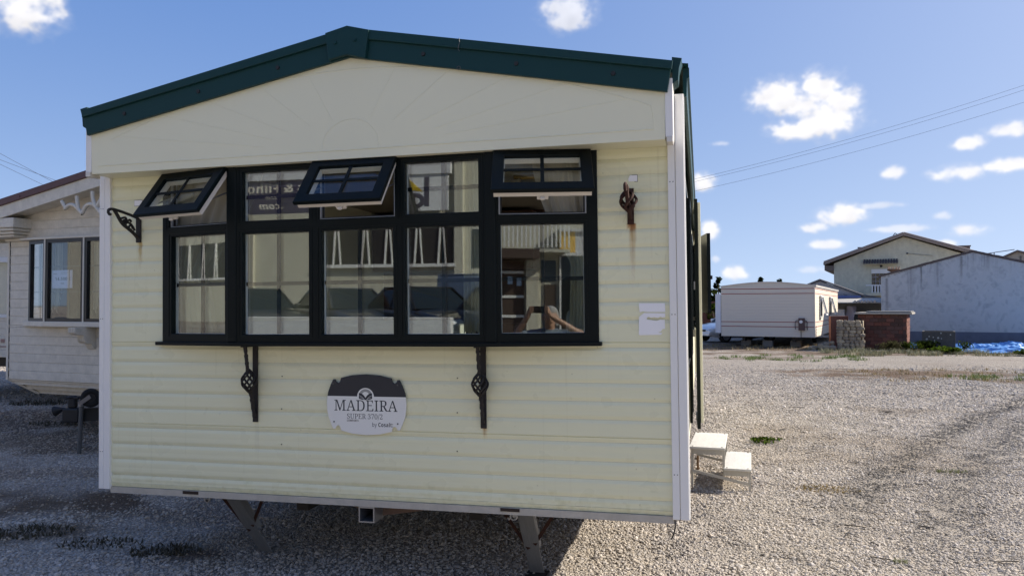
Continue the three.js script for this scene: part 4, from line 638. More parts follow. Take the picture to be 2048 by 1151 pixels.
// ------------------------------------------------------------------ cars
function makeCar(name, label, color, pos, turn, kind = 'sedan', group) { // front towards +x
  const t = thing(name, label, kind === 'van' ? 'van' : 'car', pos, turn, group), paint = PM(color, 0.3, { metalness: 0.35, clearcoat: 1, clearcoatRoughness: 0.05 });
  const van = kind === 'van', Lh = van ? 2.25 : 2.15, W = 0.86;
  const prof = van ? [[-Lh, 0.32, 1.0], [-Lh + 0.05, 0.25, 1.05], [-1, 0.22, 1.06], [1.1, 0.22, 1.06], [1.75, 0.22, 1.0], [2.1, 0.25, 0.88], [Lh, 0.34, 0.7]] : [[-Lh, 0.42, 0.72], [-Lh + 0.08, 0.3, 0.92], [-1.6, 0.22, 0.97], [-0.9, 0.2, 0.95], [0.5, 0.2, 0.93], [1.0, 0.2, 0.9], [1.6, 0.22, 0.8], [1.98, 0.26, 0.7], [Lh, 0.36, 0.56]];
  const body = [], skin = (rows, n) => { const pos_ = [], idx = [], uv = []; rows.forEach((r, i) => r.forEach((p, j) => { pos_.push(...p); uv.push(i, j); if (i && j) { const k = i * n + j; idx.push(k - n - 1, k - 1, k, k - n - 1, k, k - n); } })); const g = new THREE.BufferGeometry(); g.setAttribute('position', new THREE.Float32BufferAttribute(pos_, 3)); g.setAttribute('uv', new THREE.Float32BufferAttribute(uv, 2)); g.setIndex(idx); g.computeVertexNormals(); return g; };
  const rows = prof.map(([x, lo, hi], i) => { const e = (i === 0 || i === prof.length - 1) ? 0.84 : (i === 1 || i === prof.length - 2) ? 0.95 : 1, w = W * e, m = lerp(lo, hi, 0.55), out = []; for (const [k, y] of [[0.9, lo], [0.985, lerp(lo, hi, 0.25)], [1, m], [0.985, lerp(lo, hi, 0.8)], [0.93, hi - 0.03], [0.8, hi], [0, hi + 0.025]]) out.push([x, y, k * w]); return [...out, ...out.slice(0, -1).reverse().map(([a, b, c]) => [a, b, -c])]; });
  body.push(skin(rows, rows[0].length));
  for (const end of [rows[0], rows[rows.length - 1]]) { const c = [end[0][0], (end[0][1] + end[6][1]) / 2, 0], g = new THREE.BufferGeometry(), p = []; for (let i = 0; i < end.length; i++) p.push(...c, ...end[i], ...end[(i + 1) % end.length]); g.setAttribute('position', new THREE.Float32BufferAttribute(p, 3)); g.computeVertexNormals(); body.push(g); }
  mesh('body', body, paint, t);
  const cab = van ? [[-Lh + 0.02, -Lh + 0.1, 1.0], [0.55, 0.4, 1.0], [1.55, 0.75, 1.04]] : [[-1.75, -1.1, 0.93], [0.85, 0.15, 0.92]], top = van ? 1.86 : 1.44;
  const xb0 = cab[0][0], xt0 = cab[0][1], xb1 = cab[cab.length - 1][0], xt1 = cab[cab.length - 1][1], yb = van ? 1.03 : 0.93, wt = van ? 0.74 : 0.6, wb = 0.79;
  const ring = (xb, xt) => [[xb, yb, wb], [lerp(xb, xt, 0.6), lerp(yb, top, 0.6), lerp(wb, wt, 0.55)], [xt, top - 0.03, wt], [xt, top, wt * 0.85], [xt, top + 0.02, 0]];
  const gRows = [ring(xb0, xt0), ring(lerp(xb0, xb1, 0.5), lerp(xt0, xt1, 0.5)), ring(xb1, xt1)].map((r) => [...r, ...r.slice(0, -1).reverse().map(([a, b, c]) => [a, b, -c])]);
  const n = gRows[0].length, side = skin(gRows, n); const caps = [gRows[0], gRows[2]].map((r) => { const p = []; for (let i = 1; i < n - 1; i++) p.push(...r[0], ...r[i], ...r[i + 1]); const g = new THREE.BufferGeometry(); g.setAttribute('position', new THREE.Float32BufferAttribute(p, 3)); g.computeVertexNormals(); return g; });
  mesh('windows', van ? caps.slice(1) : [side, ...caps], carGlass, t); if (van) { mesh('box_sides', [side, caps[0]], paint, t); for (const s of [-1, 1]) mesh('side_window', [poly([[0.45, 1.12], [1.3, 1.12], [0.8, 1.7], [0.45, 1.7]], s * 0.79 - 0.01, s * 0.79 + 0.01)], carGlass, t); }
  mesh('roof', [rbox(xt0 - 0.02, xt1 + 0.02, top - 0.012, top + 0.03, -wt, wt, 0.02)], paint, t);
  const pil = (xb, xt, s) => bar(V(xb, yb, s * (wb + 0.004)), V(xt, top, s * (wt + 0.004)), 0.07, 0.03); for (const s of [-1, 1]) { mesh('pillar', [pil(xb1, xt1, s)], paint, t); mesh('pillar', [pil(xb0 + 0.06, xt0 + 0.03, s)], paint, t); if (!van) mesh('pillar', [pil(-0.45, -0.4, s)], black, t); }
  for (const x of [-1.32, 1.32]) for (const s of [-1, 1]) { const w = mesh('wheel', [new THREE.CylinderGeometry(0.31, 0.31, 0.2, 28).rotateX(Math.PI / 2).translate(x, 0.31, s * (W - 0.09))], rubber, t); mesh('rim', [new THREE.CylinderGeometry(0.2, 0.2, 0.02, 20).rotateX(Math.PI / 2).translate(x, 0.31, s * (W + 0.015))], galv, w); mesh('wheel_arch', [new THREE.TorusGeometry(0.35, 0.03, 8, 20, Math.PI).translate(x, 0.31, s * (W - 0.02))], black, t); }
  for (const s of [-1, 1]) { mesh('headlight', [new THREE.SphereGeometry(0.13, 14, 10).scale(0.6, 0.55, 1.2).translate(Lh - 0.1, van ? 0.78 : 0.62, s * 0.6)], PM([0.75, 0.77, 0.8], 0.08), t); mesh('tail_light', [rbox(-Lh - 0.005, -Lh + 0.1, 0.7, 0.9, s * 0.62 - 0.1, s * 0.62 + 0.1, 0.02)], M([0.25, 0.01, 0.01], 0.2), t); mesh('mirror', [rbox(xb1 - 0.25, xb1 - 0.12, 0.95, 1.07, s * 0.93 - 0.08, s * 0.93 + 0.08, 0.03)], paint, t); }
  mesh('bumper', [rbox(Lh - 0.1, Lh + 0.05, 0.3, 0.46, -0.72, 0.72, 0.04)], paint, t); mesh('grille', [rbox(Lh - 0.02, Lh + 0.02, van ? 0.6 : 0.5, van ? 0.72 : 0.6, -0.42, 0.42, 0.01)], black, t);
  return t;
}
makeCar('parked_car', 'silver saloon car parked behind the striped caravan, partly hidden by the open door', [0.62, 0.62, 0.63], [10.75, 0, -36.9], Math.PI + 0.42);

// ------------------------------------------------------------------ houses and walls behind the yard
{
  const creamWall = stucco([0.66, 0.63, 0.49]), tileM = M([0.32, 0.265, 0.235], 0.9, { map: mottle });
  const t = thing('gabled_house', 'cream two-storey gabled house with tiled awning and balcony behind the wall', 'house', [23.07, 0, -55.09], -THREE.MathUtils.degToRad(27));
  const W = 8.9, AX = 4.48;
  mesh('wall', [uvm(poly([[0, -0.1], [W, -0.1], [W, 4.85], [AX, 6.46], [0, 4.72]], -11, 0), 0.4)], creamWall, t);
  const rl = mesh('roof', [poly([[-0.66, 4.62], [AX, 6.52], [AX, 6.68], [-0.66, 4.78]], -11.4, 0.5), poly([[AX, 6.52], [W + 0.7, 4.76], [W + 0.7, 4.92], [AX, 6.68]], -11.4, 0.5)], tileM, t);
  const caps = []; for (let i = 0; i < 24; i++) { const u = (i + 0.5) / 24; caps.push(new THREE.CylinderGeometry(0.085, 0.085, 0.23, 8, 1).rotateZ(Math.PI / 2 + 0.354).translate(lerp(-0.62, AX, u), lerp(4.8, 6.68, u), 0.45), new THREE.CylinderGeometry(0.085, 0.085, 0.23, 8, 1).rotateZ(Math.PI / 2 - 0.33).translate(lerp(AX, W + 0.6, u), lerp(6.68, 4.98, u), 0.45)); } stuffPart(mesh('verge_tiles', caps, tileM, rl));
  mesh('eave_block', [rbox(-0.62, -0.002, 4.22, 4.58, -11, 0.1, 0.02)], M([0.16, 0.13, 0.115], 0.9), t);
  for (const [x0, x1, y0, y1, z] of [[1.55, 2.3, 5.0, 5.86, -1.2], [7.7, 8.5, 4.9, 5.75, -1.2]]) mesh('chimney', [box(x0, x1, y0, y1, z - 0.6, z), box(x0 - 0.05, x1 + 0.05, y1, y1 + 0.06, z - 0.65, z + 0.05)], M([0.14, 0.11, 0.1], 0.9), t);
  mesh('antenna', [bar(V(3.66, 6.3, 0.2), V(3.95, 6.72, 0.2), 0.05, 0.05), bar(V(3.95, 6.72, 0.2), V(4.2, 6.5, 0.2), 0.05, 0.05), bar(V(3.6, 6.36, 0.2), V(3.74, 6.46, 0.2), 0.06, 0.06)], greySteel, t);
  const aw = mesh('awning', [poly([[0, 4.62], [0.6, 4.58], [0.6, 4.62], [0, 4.86]].map(([z, y]) => [-z, y]).reverse(), 0, 2.2).rotateY(Math.PI / 2).translate(1.92, 0, 0.003)], M([0.3, 0.27, 0.2], 0.9), t);
  for (let i = 0; i < 13; i++) mesh('tile', [bar(V(2.0 + i * 0.17, 4.93, 0.02), V(2.0 + i * 0.17, 4.66, 0.62), 0.1, 0.06, V(0, 1, 0))], M([0.075, 0.06, 0.065], 0.8), aw);
  mesh('lamp', [new THREE.SphereGeometry(0.09, 10, 8).translate(3.06, 4.45, 0.25)], black, t); mesh('wall_lamp', [new THREE.SphereGeometry(0.07, 10, 8).translate(4.68, 5.3, 0.1), bar(V(4.68, 5.3, 0.05), V(6.2, 5.1, 0.05), 0.02, 0.02)], greySteel, t);
  const w = mesh('balcony_window', [box(2.45, 4.2, 2.68, 3.95, -0.06, 0.012)], darkGlass, t); mesh('shutter_box', [rbox(2.43, 4.2, 3.955, 4.26, 0.001, 0.06, 0.01)], white, t);
  for (const x of [2.7, 2.95, 3.2, 3.5, 3.8]) mesh('window_bar', [box(x - 0.015, x + 0.015, 2.68, 3.95, 0.0125, 0.03)], M([0.25, 0.25, 0.3], 0.6), w); for (const y of [3.05, 3.4, 3.7]) mesh('window_bar', [box(2.45, 4.2, y - 0.015, y + 0.015, 0.031, 0.045)], M([0.25, 0.25, 0.3], 0.6), w);
  const b = mesh('balcony', [box(2.1, 5.2, 2.4, 2.6, 0.001, 0.8)], creamWall, t); mesh('rail', [box(2.1, 5.2, 3.08, 3.15, 0.7, 0.78)], white, b); for (let i = 0; i < 12; i++) mesh('baluster', [rod(V(2.5 + i * 0.18, 2.6, 0.74), V(2.5 + i * 0.18, 3.08, 0.74), 0.045, 8)], white, b);
  const bowl = thing('planter_bowl', 'ornate dark planter bowl above the left slope of the blue-grey wall', 'planter', [24.8, 3.83, -49.96]); mesh('bowl', [new THREE.LatheGeometry([[0.05, 0], [0.16, 0.05], [0.36, 0.16], [0.4, 0.24], [0.36, 0.25], [0.01, 0.2]].map(([x, y]) => new THREE.Vector2(x, y)), 18)], M([0.12, 0.07, 0.05], 0.8), bowl);
  mesh('post', [rbox(-0.12, 0.12, -3.9, 0.02, -0.12, 0.12, 0.02)], creamWall, bowl);
  for (let i = 0; i < 9; i++) { const a = i / 9 * 6.283; mesh('plant', [rod(V(Math.cos(a) * 0.3, 0.22, Math.sin(a) * 0.3), V(Math.cos(a) * 0.36, 0.42, Math.sin(a) * 0.36), 0.035, 6, 0.015)], M([0.3, 0.2, 0.14], 0.9), bowl); }
}
const streakMap = canvasTex(1024, 512, (g, w, h) => { // damp runs and patched render on the blue-grey wall
  const r = rng(31); g.fillStyle = '#f2f2f2'; g.fillRect(0, 0, w, h);
  for (let i = 0; i < 1500; i++) { const q = r(); g.fillStyle = q < 0.6 ? `rgba(165,168,175,${0.2 * r()})` : `rgba(255,255,255,${0.25 * r()})`; g.beginPath(); g.ellipse(r() * w, r() * h, 5 + 30 * r() * r(), 4 + 18 * r() * r(), r() * 3, 0, 7); g.fill(); }
  for (let i = 0; i < 130; i++) { const x = r() * w, top = h * 0.03 + h * 0.17 * Math.abs(x / w - 0.5) * 2 * r(), len = h * (0.05 + 0.32 * r() * r()); for (let k = 0; k < 9; k++) { g.fillStyle = `rgba(115,112,112,${0.06 * r()})`; g.fillRect(x + (r() - 0.5) * 14, top, 1 + 4 * r(), len * (0.3 + 0.7 * r())); } }
  for (const [x, y, wd, len] of [[0.165, 0.2, 22, 0.45], [0.305, 0.12, 18, 0.3], [0.43, 0.08, 14, 0.28], [0.22, 0.18, 8, 0.25], [0.57, 0.05, 10, 0.2], [0.03, 0.3, 12, 0.6]]) for (let k = 0; k < 60; k++) { g.fillStyle = `rgba(105,100,98,${0.05 * r()})`; g.fillRect(x * w + (r() + r() - 1) * wd, y * h, 2 + 6 * r(), len * h * r()); }
  for (let i = 0; i < 260; i++) { g.fillStyle = `rgba(70,66,66,${0.3 * r()})`; const x = r() * w; g.fillRect(x, h * (0.32 * Math.abs(x / w - 0.5) * 1.75) + 10 * r(), 3 + 14 * r(), 2 + 5 * r()); }
});
{
  const t = thing('rendered_wall_building', 'blue-grey rendered gable wall of a low building at the right', 'building', [16.82, 0, -35.06], -THREE.MathUtils.degToRad(27)), W = 7.3, H = 4.02, wall = M([0.52, 0.525, 0.515], 0.95, { map: streakMap, bumpMap: grainBump, bumpScale: 0.01 });
  const g = clean(poly([[0, -0.1], [W, -0.1], [W, 3.0], [W * 0.495, H], [0, 3.02]], -14, 0)); { const p = g.attributes.position, uv = g.attributes.uv; for (let i = 0; i < p.count; i++) uv.setXY(i, (p.getX(i) - p.getZ(i) * 0.3) / W, p.getY(i) / 4.2); }
  mesh('wall', g, wall, t);
  const dado = clean(box(-0.012, W, -0.1, 0.56, -14, 0.014)); mesh('plinth', uvm(dado, 0.3), M([0.15, 0.165, 0.215], 0.9, { map: mottle }), t);
  const tileM = M([0.13, 0.1, 0.09], 0.95, { map: mottle }), rr = rng(61);
  mesh('roof', [poly([[-0.1, 2.99], [W * 0.495, H - 0.005], [W + 0.1, 2.97], [W + 0.1, 3.06], [W * 0.495, H + 0.09], [-0.1, 3.08]], -14.1, 0.03)], tileM, t);
  const vt = []; for (let i = 0; i < 26; i++) for (const s of [0, 1]) { const u = (i + 0.5) / 26, x = s ? lerp(W * 0.495, W, u) : lerp(W * 0.495, 0, u), y = lerp(H + 0.05, 3.05, u); vt.push(box(-0.075, 0.075, -0.02, 0.045, -0.2, 0.055).rotateZ((s ? -1 : 1) * 0.26 + (rr() - 0.5) * 0.1).translate(x, y + (rr() - 0.5) * 0.02, 0)); } stuffPart(mesh('verge_tiles', vt, tileM, t));
  mesh('antenna', [rod(V(4.45, 3.5, -0.5), V(4.45, 4.0, -0.5), 0.02, 6), bar(V(4.2, 3.98, -0.5), V(5.2, 4.12, -0.5), 0.03, 0.03)], greySteel, t);
}
{
  const t = thing('gabled_house', 'small far gable with grey roof at the right edge above the blue-grey wall', 'house', [47.68, 0, -75.12], -THREE.MathUtils.degToRad(34));
  mesh('wall', [uvm(poly([[0, 0], [7, 0], [7, 5.0], [1.45, 6.9], [0, 6.2]], -8, 0), 0.4)], stucco([0.42, 0.38, 0.33]), t); mesh('roof', [poly([[-0.3, 6.1], [1.45, 6.93], [7.4, 4.95], [7.4, 5.1], [1.45, 7.08], [-0.3, 6.25]], -8.2, 0.3)], M([0.16, 0.13, 0.12], 0.9), t); mesh('drain_pipe', [rod(V(1.7, 0, 0.08), V(1.7, 6.5, 0.08), 0.06, 8)], greySteel, t);
}
{
  const t = thing('outbuilding', 'low grey outbuilding with open lean-to between caravan and blue-grey wall', 'shed', [18.83, 0, -47.08], -THREE.MathUtils.degToRad(27)), grey = stucco([0.30, 0.31, 0.32]);
  mesh('wall', [uvm(poly([[-2, 0], [4.2, 0], [4.2, 1.9], [2.4, 2.26], [0.02, 3.2], [-2, 2.4]], -5, 0), 0.4)], M([0.36, 0.36, 0.37], 0.95, { map: streakMap }), t);
  mesh('roof', [poly([[-2.2, 2.32], [0.02, 3.24], [2.4, 2.29], [4.3, 1.92], [4.3, 2.0], [2.4, 2.38], [0.02, 3.34], [-2.2, 2.42]], -5.2, 0.12)], M([0.15, 0.14, 0.14], 0.9), t);
  mesh('lean_to_roof', [poly([[0, 2.08], [2.2, 1.84], [2.2, 1.9], [0, 2.16]].map(([z, y]) => [-z, y]).reverse(), 0, 4.4).rotateY(Math.PI / 2).translate(-0.4, 0, 0.16)], M([0.46, 0.44, 0.4], 0.8, { map: mottle }), t);
  for (let i = 0; i < 7; i++) mesh('roof_tile', [new THREE.CylinderGeometry(0.065, 0.065, 0.5, 10, 1).rotateX(Math.PI / 2).translate(2.1 + i * 0.17, 1.95, 2.2)], M([0.55, 0.5, 0.44], 0.9), t);
  mesh('blue_beam', [box(0, 2.3, 2.17, 2.3, 0.13, 0.3)], M([0.09, 0.13, 0.3], 0.7), t);
  mesh('post', [box(-0.35, -0.25, -0.05, 1.83, 2.1, 2.2)], greySteel, t); mesh('post', [box(3.85, 3.95, -0.05, 1.83, 2.1, 2.2)], greySteel, t); mesh('back_wall', [box(-1.9, 4.1, 0, 2.06, 0.02, 0.05)], M([0.3, 0.29, 0.27], 0.9), t); mesh('added_end_wall', [box(-0.42, -0.36, -0.05, 1.9, 0.06, 2.0)], grey, t); mesh('added_end_wall', [box(3.96, 4.02, -0.05, 1.9, 0.06, 2.0)], grey, t);  // end walls added, and the lean-to deepened, so it stays dark inside
  const R = (g) => g.applyMatrix4(t.matrix.compose(t.position, t.quaternion, t.scale));
  single('white_cabinet', 'white cabinet standing under the lean-to roof', 'cabinet', [R(rbox(0.95, 1.5, -0.02, 1.5, 1.0, 1.55, 0.03))], M([0.5, 0.51, 0.55], 0.5));
  const c = new THREE.PlaneGeometry(0.5, 0.85, 12, 12), p = c.attributes.position; for (let i = 0; i < p.count; i++) { const x = p.getX(i), y = p.getY(i); p.setXYZ(i, x + 0.07 * Math.sin(y * 5), y, 0.1 * Math.sin(x * 9 + y * 4)); } c.computeVertexNormals(); c.translate(1.8, 1.25, 1.4);
  single('hanging_cloth', 'pale mauve cloth hanging beside the white cabinet', 'cloth', [R(c)], M([0.36, 0.34, 0.42], 0.95));
}
{ // brick hut, rubble wall, concrete block
  const rr = rng(44), brickMats = [[0.20, 0.075, 0.05], [0.165, 0.066, 0.048], [0.21, 0.09, 0.065], [0.10, 0.055, 0.042], [0.14, 0.075, 0.06]].map((c) => M(c, 0.95, { map: mottle, bumpMap: grainBump, bumpScale: 0.008 })), mortar = M([0.13, 0.075, 0.06], 0.98, { map: mottle, bumpMap: grainBump, bumpScale: 0.01 });
  const t = thing('brick_hut', 'low red brick hut with a concrete slab roof beside the rubble wall', 'hut', [13.75, 0, -30.6], -THREE.MathUtils.degToRad(30)), W = 1.72, H = 1.36, Dp = 2.4;
  mesh('core', [box(0.015, W - 0.015, -0.05, H, -Dp + 0.015, -0.015)], mortar, t);
  const bg = new RoundedBoxGeometry(0.278, 0.138, 0.03, 1, 0.008), hg = new RoundedBoxGeometry(0.138, 0.138, 0.03, 1, 0.008);
  for (let j = 0; j < 9; j++) for (let i = -1; i < 7; i++) { const y = 0.075 + j * 0.151, x = i * 0.29 + (j % 2 ? 0.145 : 0), half = x < 0 || x + 0.28 > W; const cx = x < 0 ? x + 0.215 : x + 0.28 > W ? x + 0.07 : x + 0.14; if (cx < 0.07 || cx > W - 0.05) continue; const m = mesh('brick', half ? hg : bg, brickMats[Math.floor(rr() * 5)], t); m.position.set(cx, y, -0.012 + rr() * 0.008); }
  for (let j = 0; j < 9; j++) for (let i = 0; i < 8; i++) { const m = mesh('brick', bg, brickMats[Math.floor(rr() * 3)], t); m.rotation.y = Math.PI / 2; m.position.set(W - 0.012 + rr() * 0.006, 0.075 + j * 0.151, -0.16 - i * 0.29 - (j % 2 ? 0.1 : 0)); }
  mesh('roof_slab', [rbox(-0.12, W + 0.2, H, H + 0.075, -Dp - 0.1, 0.14, 0.015)], stucco([0.4, 0.37, 0.32]), t); mesh('roof_slab', [rbox(0.3, W + 0.16, H + 0.079, H + 0.13, -Dp, 0.0, 0.01)], stucco([0.2, 0.2, 0.2]), t);
  const side = single('brick_wall', 'short red brick wall between rubble wall and brick hut', 'wall', [uvm(rbox(13.0, 13.72, -0.05, 1.28, -31.6, -31.4, 0.01), 1)], brickMats[2]);
  const u = thing('rubble_wall', 'broken end of a pale rubble stone wall beside the striped caravan', 'wall', [12.5, 0, -29.7], -THREE.MathUtils.degToRad(26));
  const stoneMats = [[0.44, 0.36, 0.25], [0.34, 0.28, 0.21], [0.52, 0.43, 0.30], [0.24, 0.2, 0.155]].map((c) => M(c, 0.98, { map: mottle, bumpMap: grainBump, bumpScale: 0.02 }));
  mesh('core', [poly([[0.05, -0.05], [0.86, -0.05], [0.82, 1.08], [0.1, 1.1]], -1.1, -0.06)], stoneMats[3], u);
  const sg = []; for (let k = 0; k < 5; k++) { const g = new THREE.IcosahedronGeometry(0.5, 2), p = g.attributes.position; for (let i = 0; i < p.count; i++) { const q = V(p.getX(i), p.getY(i), p.getZ(i)), e = 1 + 0.22 * n3(q.x * 2.6 + k * 9, q.y * 2.6, q.z * 2.6); q.multiplyScalar(e); p.setXYZ(i, clamp(q.x * 1.25, -0.5, 0.5), clamp(q.y * 1.25, -0.5, 0.5), clamp(q.z * 1.25, -0.5, 0.5)); } g.computeVertexNormals(); sg.push(g); }
  const stone = (x, y, z, w, h, d) => { const m = mesh('stone', sg[Math.floor(rr() * 5)], stoneMats[Math.floor(rr() * 3)], u); m.position.set(x, y, z); m.scale.set(w, h, d); m.rotation.set((rr() - 0.5) * 0.15, (rr() - 0.5) * 0.2, (rr() - 0.5) * 0.2); };
  for (let y = 0.0; y < 1.1; y += 0.125) { let x = 0.02 + y * 0.05 + 0.04 * rr(); while (x < 0.84) { const w = 0.12 + 0.17 * rr(); stone(x + w / 2, y + 0.07, -0.06 + 0.03 * rr(), w, 0.13 + 0.02 * rr(), 0.16); x += w + 0.012; } for (let z = -0.15; z > -1.1; z -= 0.2) { stone(0.07 + 0.03 * rr(), y + 0.07, z, 0.14, 0.13, 0.2); } }
  for (let i = 0; i < 26; i++) { const a = rr(); stone(-0.1 - 0.85 * a, 0.02 + 0.28 * (1 - a) * rr(), -0.3 + 0.6 * rr(), 0.1 + 0.16 * rr(), 0.08 + 0.12 * rr(), 0.1 + 0.14 * rr()); }
  mesh('edge_slab', [box(0.9, 0.95, -0.05, 1.12, -1.0, -0.05)], stoneMats[2], u);
  const b = thing('concrete_tank', 'dark weathered concrete tank beside the blue tarpaulin', 'tank', [15.6, 0, -29.3], -THREE.MathUtils.degToRad(29)), cm = M([0.105, 0.1, 0.09], 0.98, { map: mottle, bumpMap: grainBump, bumpScale: 0.015 });
  mesh('wall', [rbox(0, 1.1, -0.05, 0.73, -0.07, 0, 0.008), rbox(0, 1.1, -0.05, 0.73, -1.1, -1.03, 0.008), rbox(0, 0.07, -0.05, 0.729, -1.029, -0.071, 0.008), rbox(1.03, 1.1, -0.05, 0.729, -1.029, -0.071, 0.008)], cm, b); mesh('floor', [box(0.07, 1.03, 0.02, 0.08, -1.03, -0.07)], cm, b);
  const li = []; for (let k = 0; k < 9; k++) li.push(new THREE.CylinderGeometry(0.02 + 0.02 * rr(), 0.02, 0.004, 9).rotateX(Math.PI / 2).translate(0.08 + 0.9 * rr(), 0.35 + 0.32 * rr(), 0.002)); stuffPart(mesh('lichen', li, M([0.4, 0.4, 0.36], 0.95), b));
}
{ // tarpaulin
  const g = new THREE.PlaneGeometry(9.5, 5.0, 150, 96).rotateX(-Math.PI / 2), p = g.attributes.position;
  for (let i = 0; i < p.count; i++) { const x = p.getX(i), z = p.getZ(i), e = Math.min(1, (4.75 - Math.abs(x)) * 1.6, (2.8 - Math.abs(z)) * 1.6); const f = 1 - Math.abs(n2(x * 0.7 + 4, z * 0.9)), f2 = 1 - Math.abs(n2(x * 1.7, z * 1.9 + 7)); p.setXYZ(i, x + 0.25 * n2(z * 1.3, x * 0.3) + (z < 0 ? 0 : 0.5 * z), 0.03 + Math.max(0, e) * (0.12 * f * f * f + 0.06 * f2 * f2 + 0.1 * Math.max(0, n2(x * 0.6, z * 0.5))), z + 0.2 * n2(x * 0.9, 3)); }
  g.computeVertexNormals(); g.translate(20.5, 0, -29.6);
  single('tarpaulin', 'crumpled blue plastic tarpaulin lying below the blue-grey wall', 'tarpaulin', [g], PM([0.085, 0.25, 0.57], 0.42));
}

// ------------------------------------------------------------------ plants
function shrub(name, label, cat, x, z, rx, h, n, size, mat, seed, group) {
  const r = rng(seed), t = thing(name, label, cat, [x, groundY(x, z), z], 0, group), blobs = []; for (let i = 0; i < 7; i++) blobs.push([(r() - 0.5) * 1.2 * rx, h * (0.35 + 0.45 * r()), (r() - 0.5) * 1.2 * rx, rx * (0.35 + 0.3 * r())]);
  mesh('foliage', leafMesh(n, () => { const b = blobs[Math.floor(r() * 7)], a = V(r() - 0.5, r() - 0.5, r() - 0.5).normalize().multiplyScalar(b[3] * Math.cbrt(r())); return V(b[0] + a.x, Math.max(0.01, b[1] + a.y * (h / rx) * 0.6), b[2] + a.z); }, size, r), mat, t);
  const st = []; for (const b of blobs) st.push(rod(V(0, 0, 0), V(b[0], b[1], b[2]), 0.008 + rx * 0.012, 5, 0.004)); mesh('stem', st, M([0.1, 0.07, 0.04], 0.9), t); return t;
}
shrub('weed_shrub', 'grey-green rosemary-like shrub in front of the brick hut', 'shrub', 13.9, -28.4, 0.42, 0.5, 900, 0.035, greyLeaf, 71);
shrub('weed_shrub', 'yellow-green weedy shrub at the right corner of the brick hut', 'shrub', 14.75, -28.2, 0.4, 0.42, 800, 0.035, greenLeaf, 72);
shrub('weed_shrub', 'low bright green weed in front of the concrete tank', 'shrub', 15.3, -27.2, 0.55, 0.25, 900, 0.045, brightLeaf, 73);
shrub('weed_shrub', 'dark bramble clump between brick hut and concrete tank', 'shrub', 15.5, -28.9, 0.5, 0.4, 900, 0.05, darkLeaf, 74);
shrub('weed_shrub', 'green weed at the right end of the blue tarpaulin', 'shrub', 17.6, -26.4, 0.4, 0.25, 700, 0.04, brightLeaf, 75);
shrub('weed_shrub', 'thin weed sprouting through the blue tarpaulin', 'shrub', 16.6, -28.3, 0.3, 0.45, 160, 0.05, greenLeaf, 76);
shrub('ground_weed', 'small flat green weed alone in the sunlit gravel', 'weed', 3.22, -9.75, 0.25, 0.06, 170, 0.026, brightLeaf, 77);
function tuft(x, z, rx, rz, n, h, mat, label, seed, group) { const r = rng(seed); single('grass_tuft', label, 'grass', bladesGeo(n, () => { const a = r() * 6.283, q = Math.sqrt(r()), px = x + Math.cos(a) * q * rx, pz = z + Math.sin(a) * q * rz; return V(px, groundY(px, pz), pz); }, h, r, 1.2), mat, group); }
tuft(-3.62, -5.85, 0.3, 0.2, 240, 0.035, mossy, 'dark grass tuft at the lower left corner', 81); tuft(-2.42, -5.38, 0.26, 0.14, 260, 0.035, mossy, 'dark grass tuft left of the corner steady', 82); tuft(-2.95, -5.55, 0.3, 0.14, 180, 0.03, mossy, 'wide dark grass patch between the two tufts', 83);
tuft(2.95, -7.22, 0.3, 0.16, 200, 0.022, dryLeaf, 'dry straw-coloured grass patch right of the steps', 84); tuft(-8.2, -13.4, 0.5, 0.3, 300, 0.09, mossy, 'grass tuft below the left caravan corner', 85); tuft(-6.6, -11.2, 0.4, 0.2, 220, 0.05, mossy, 'grass tuft in front of the left caravan', 86);
tuft(2.6, -5.2, 0.05, 0.04, 30, 0.03, greyLeaf, 'tiny green tuft at the lower right foreground', 87); tuft(4.5, -7.9, 0.16, 0.08, 90, 0.03, greyLeaf, 'small green tuft beside the darker gravel band', 88);
{
  const r = rng(90), strip = (n, x0, x1, z0, z1, h, mat, label, dens) => { const m = mesh('grass', bladesGeo(n, () => { for (let k = 0; k < 12; k++) { const x = lerp(x0, x1, r()), z = lerp(z0, z1, r()); if (fbm(n2, x * 0.9 + 3, z * 0.9, 3) + dens > 0.25 * r()) return V(x, groundY(x, z), z); } return null; }, h, r, 0.9), mat); m.userData = { kind: 'stuff', label }; };
  strip(3200, 11.3, 17.5, -28.8, -26.0, 0.16, greyLeaf, 'grassy verge in front of the brick hut', -0.02); strip(2200, 11.5, 24, -28.3, -26.0, 0.12, dryLeaf, 'dry grass along the edge of the yard', -0.05);
  strip(1800, 6.6, 11.5, -26.4, -23.6, 0.09, greenLeaf, 'patchy green grass in front of the striped caravan', -0.15); strip(1200, 8.6, 13.2, -20.6, -17.2, 0.07, dryLeaf, 'dry grass on the brown patch of the yard', -0.1); strip(500, 10.4, 12.4, -18.6, -17.6, 0.1, greenLeaf, 'green blades at the right of the brown patch', 0.1); strip(1800, 6, 13, -33.5, -29.2, 0.1, dryLeaf, 'withered grass beneath the striped caravan', 0);
  // dark leaf litter and twigs scattered on the stones
  const tw = []; for (let i = 0; i < 90; i++) { const Z = 5 + 14 * r(), x = (r() * 0.75 - 0.02) * Z, a = r() * 3.14, l = 0.03 + 0.11 * r() * r(), y = groundY(x, -Z) + 0.018; tw.push(rod(V(x - Math.cos(a) * l, y, -Z - Math.sin(a) * l), V(x + Math.cos(a) * l, y + 0.006, -Z + Math.sin(a) * l), 0.004, 5)); } const m = mesh('twigs', tw, M([0.035, 0.028, 0.022], 0.95)); m.userData = { kind: 'stuff', label: 'scattered dark twigs on the gravel' };
}
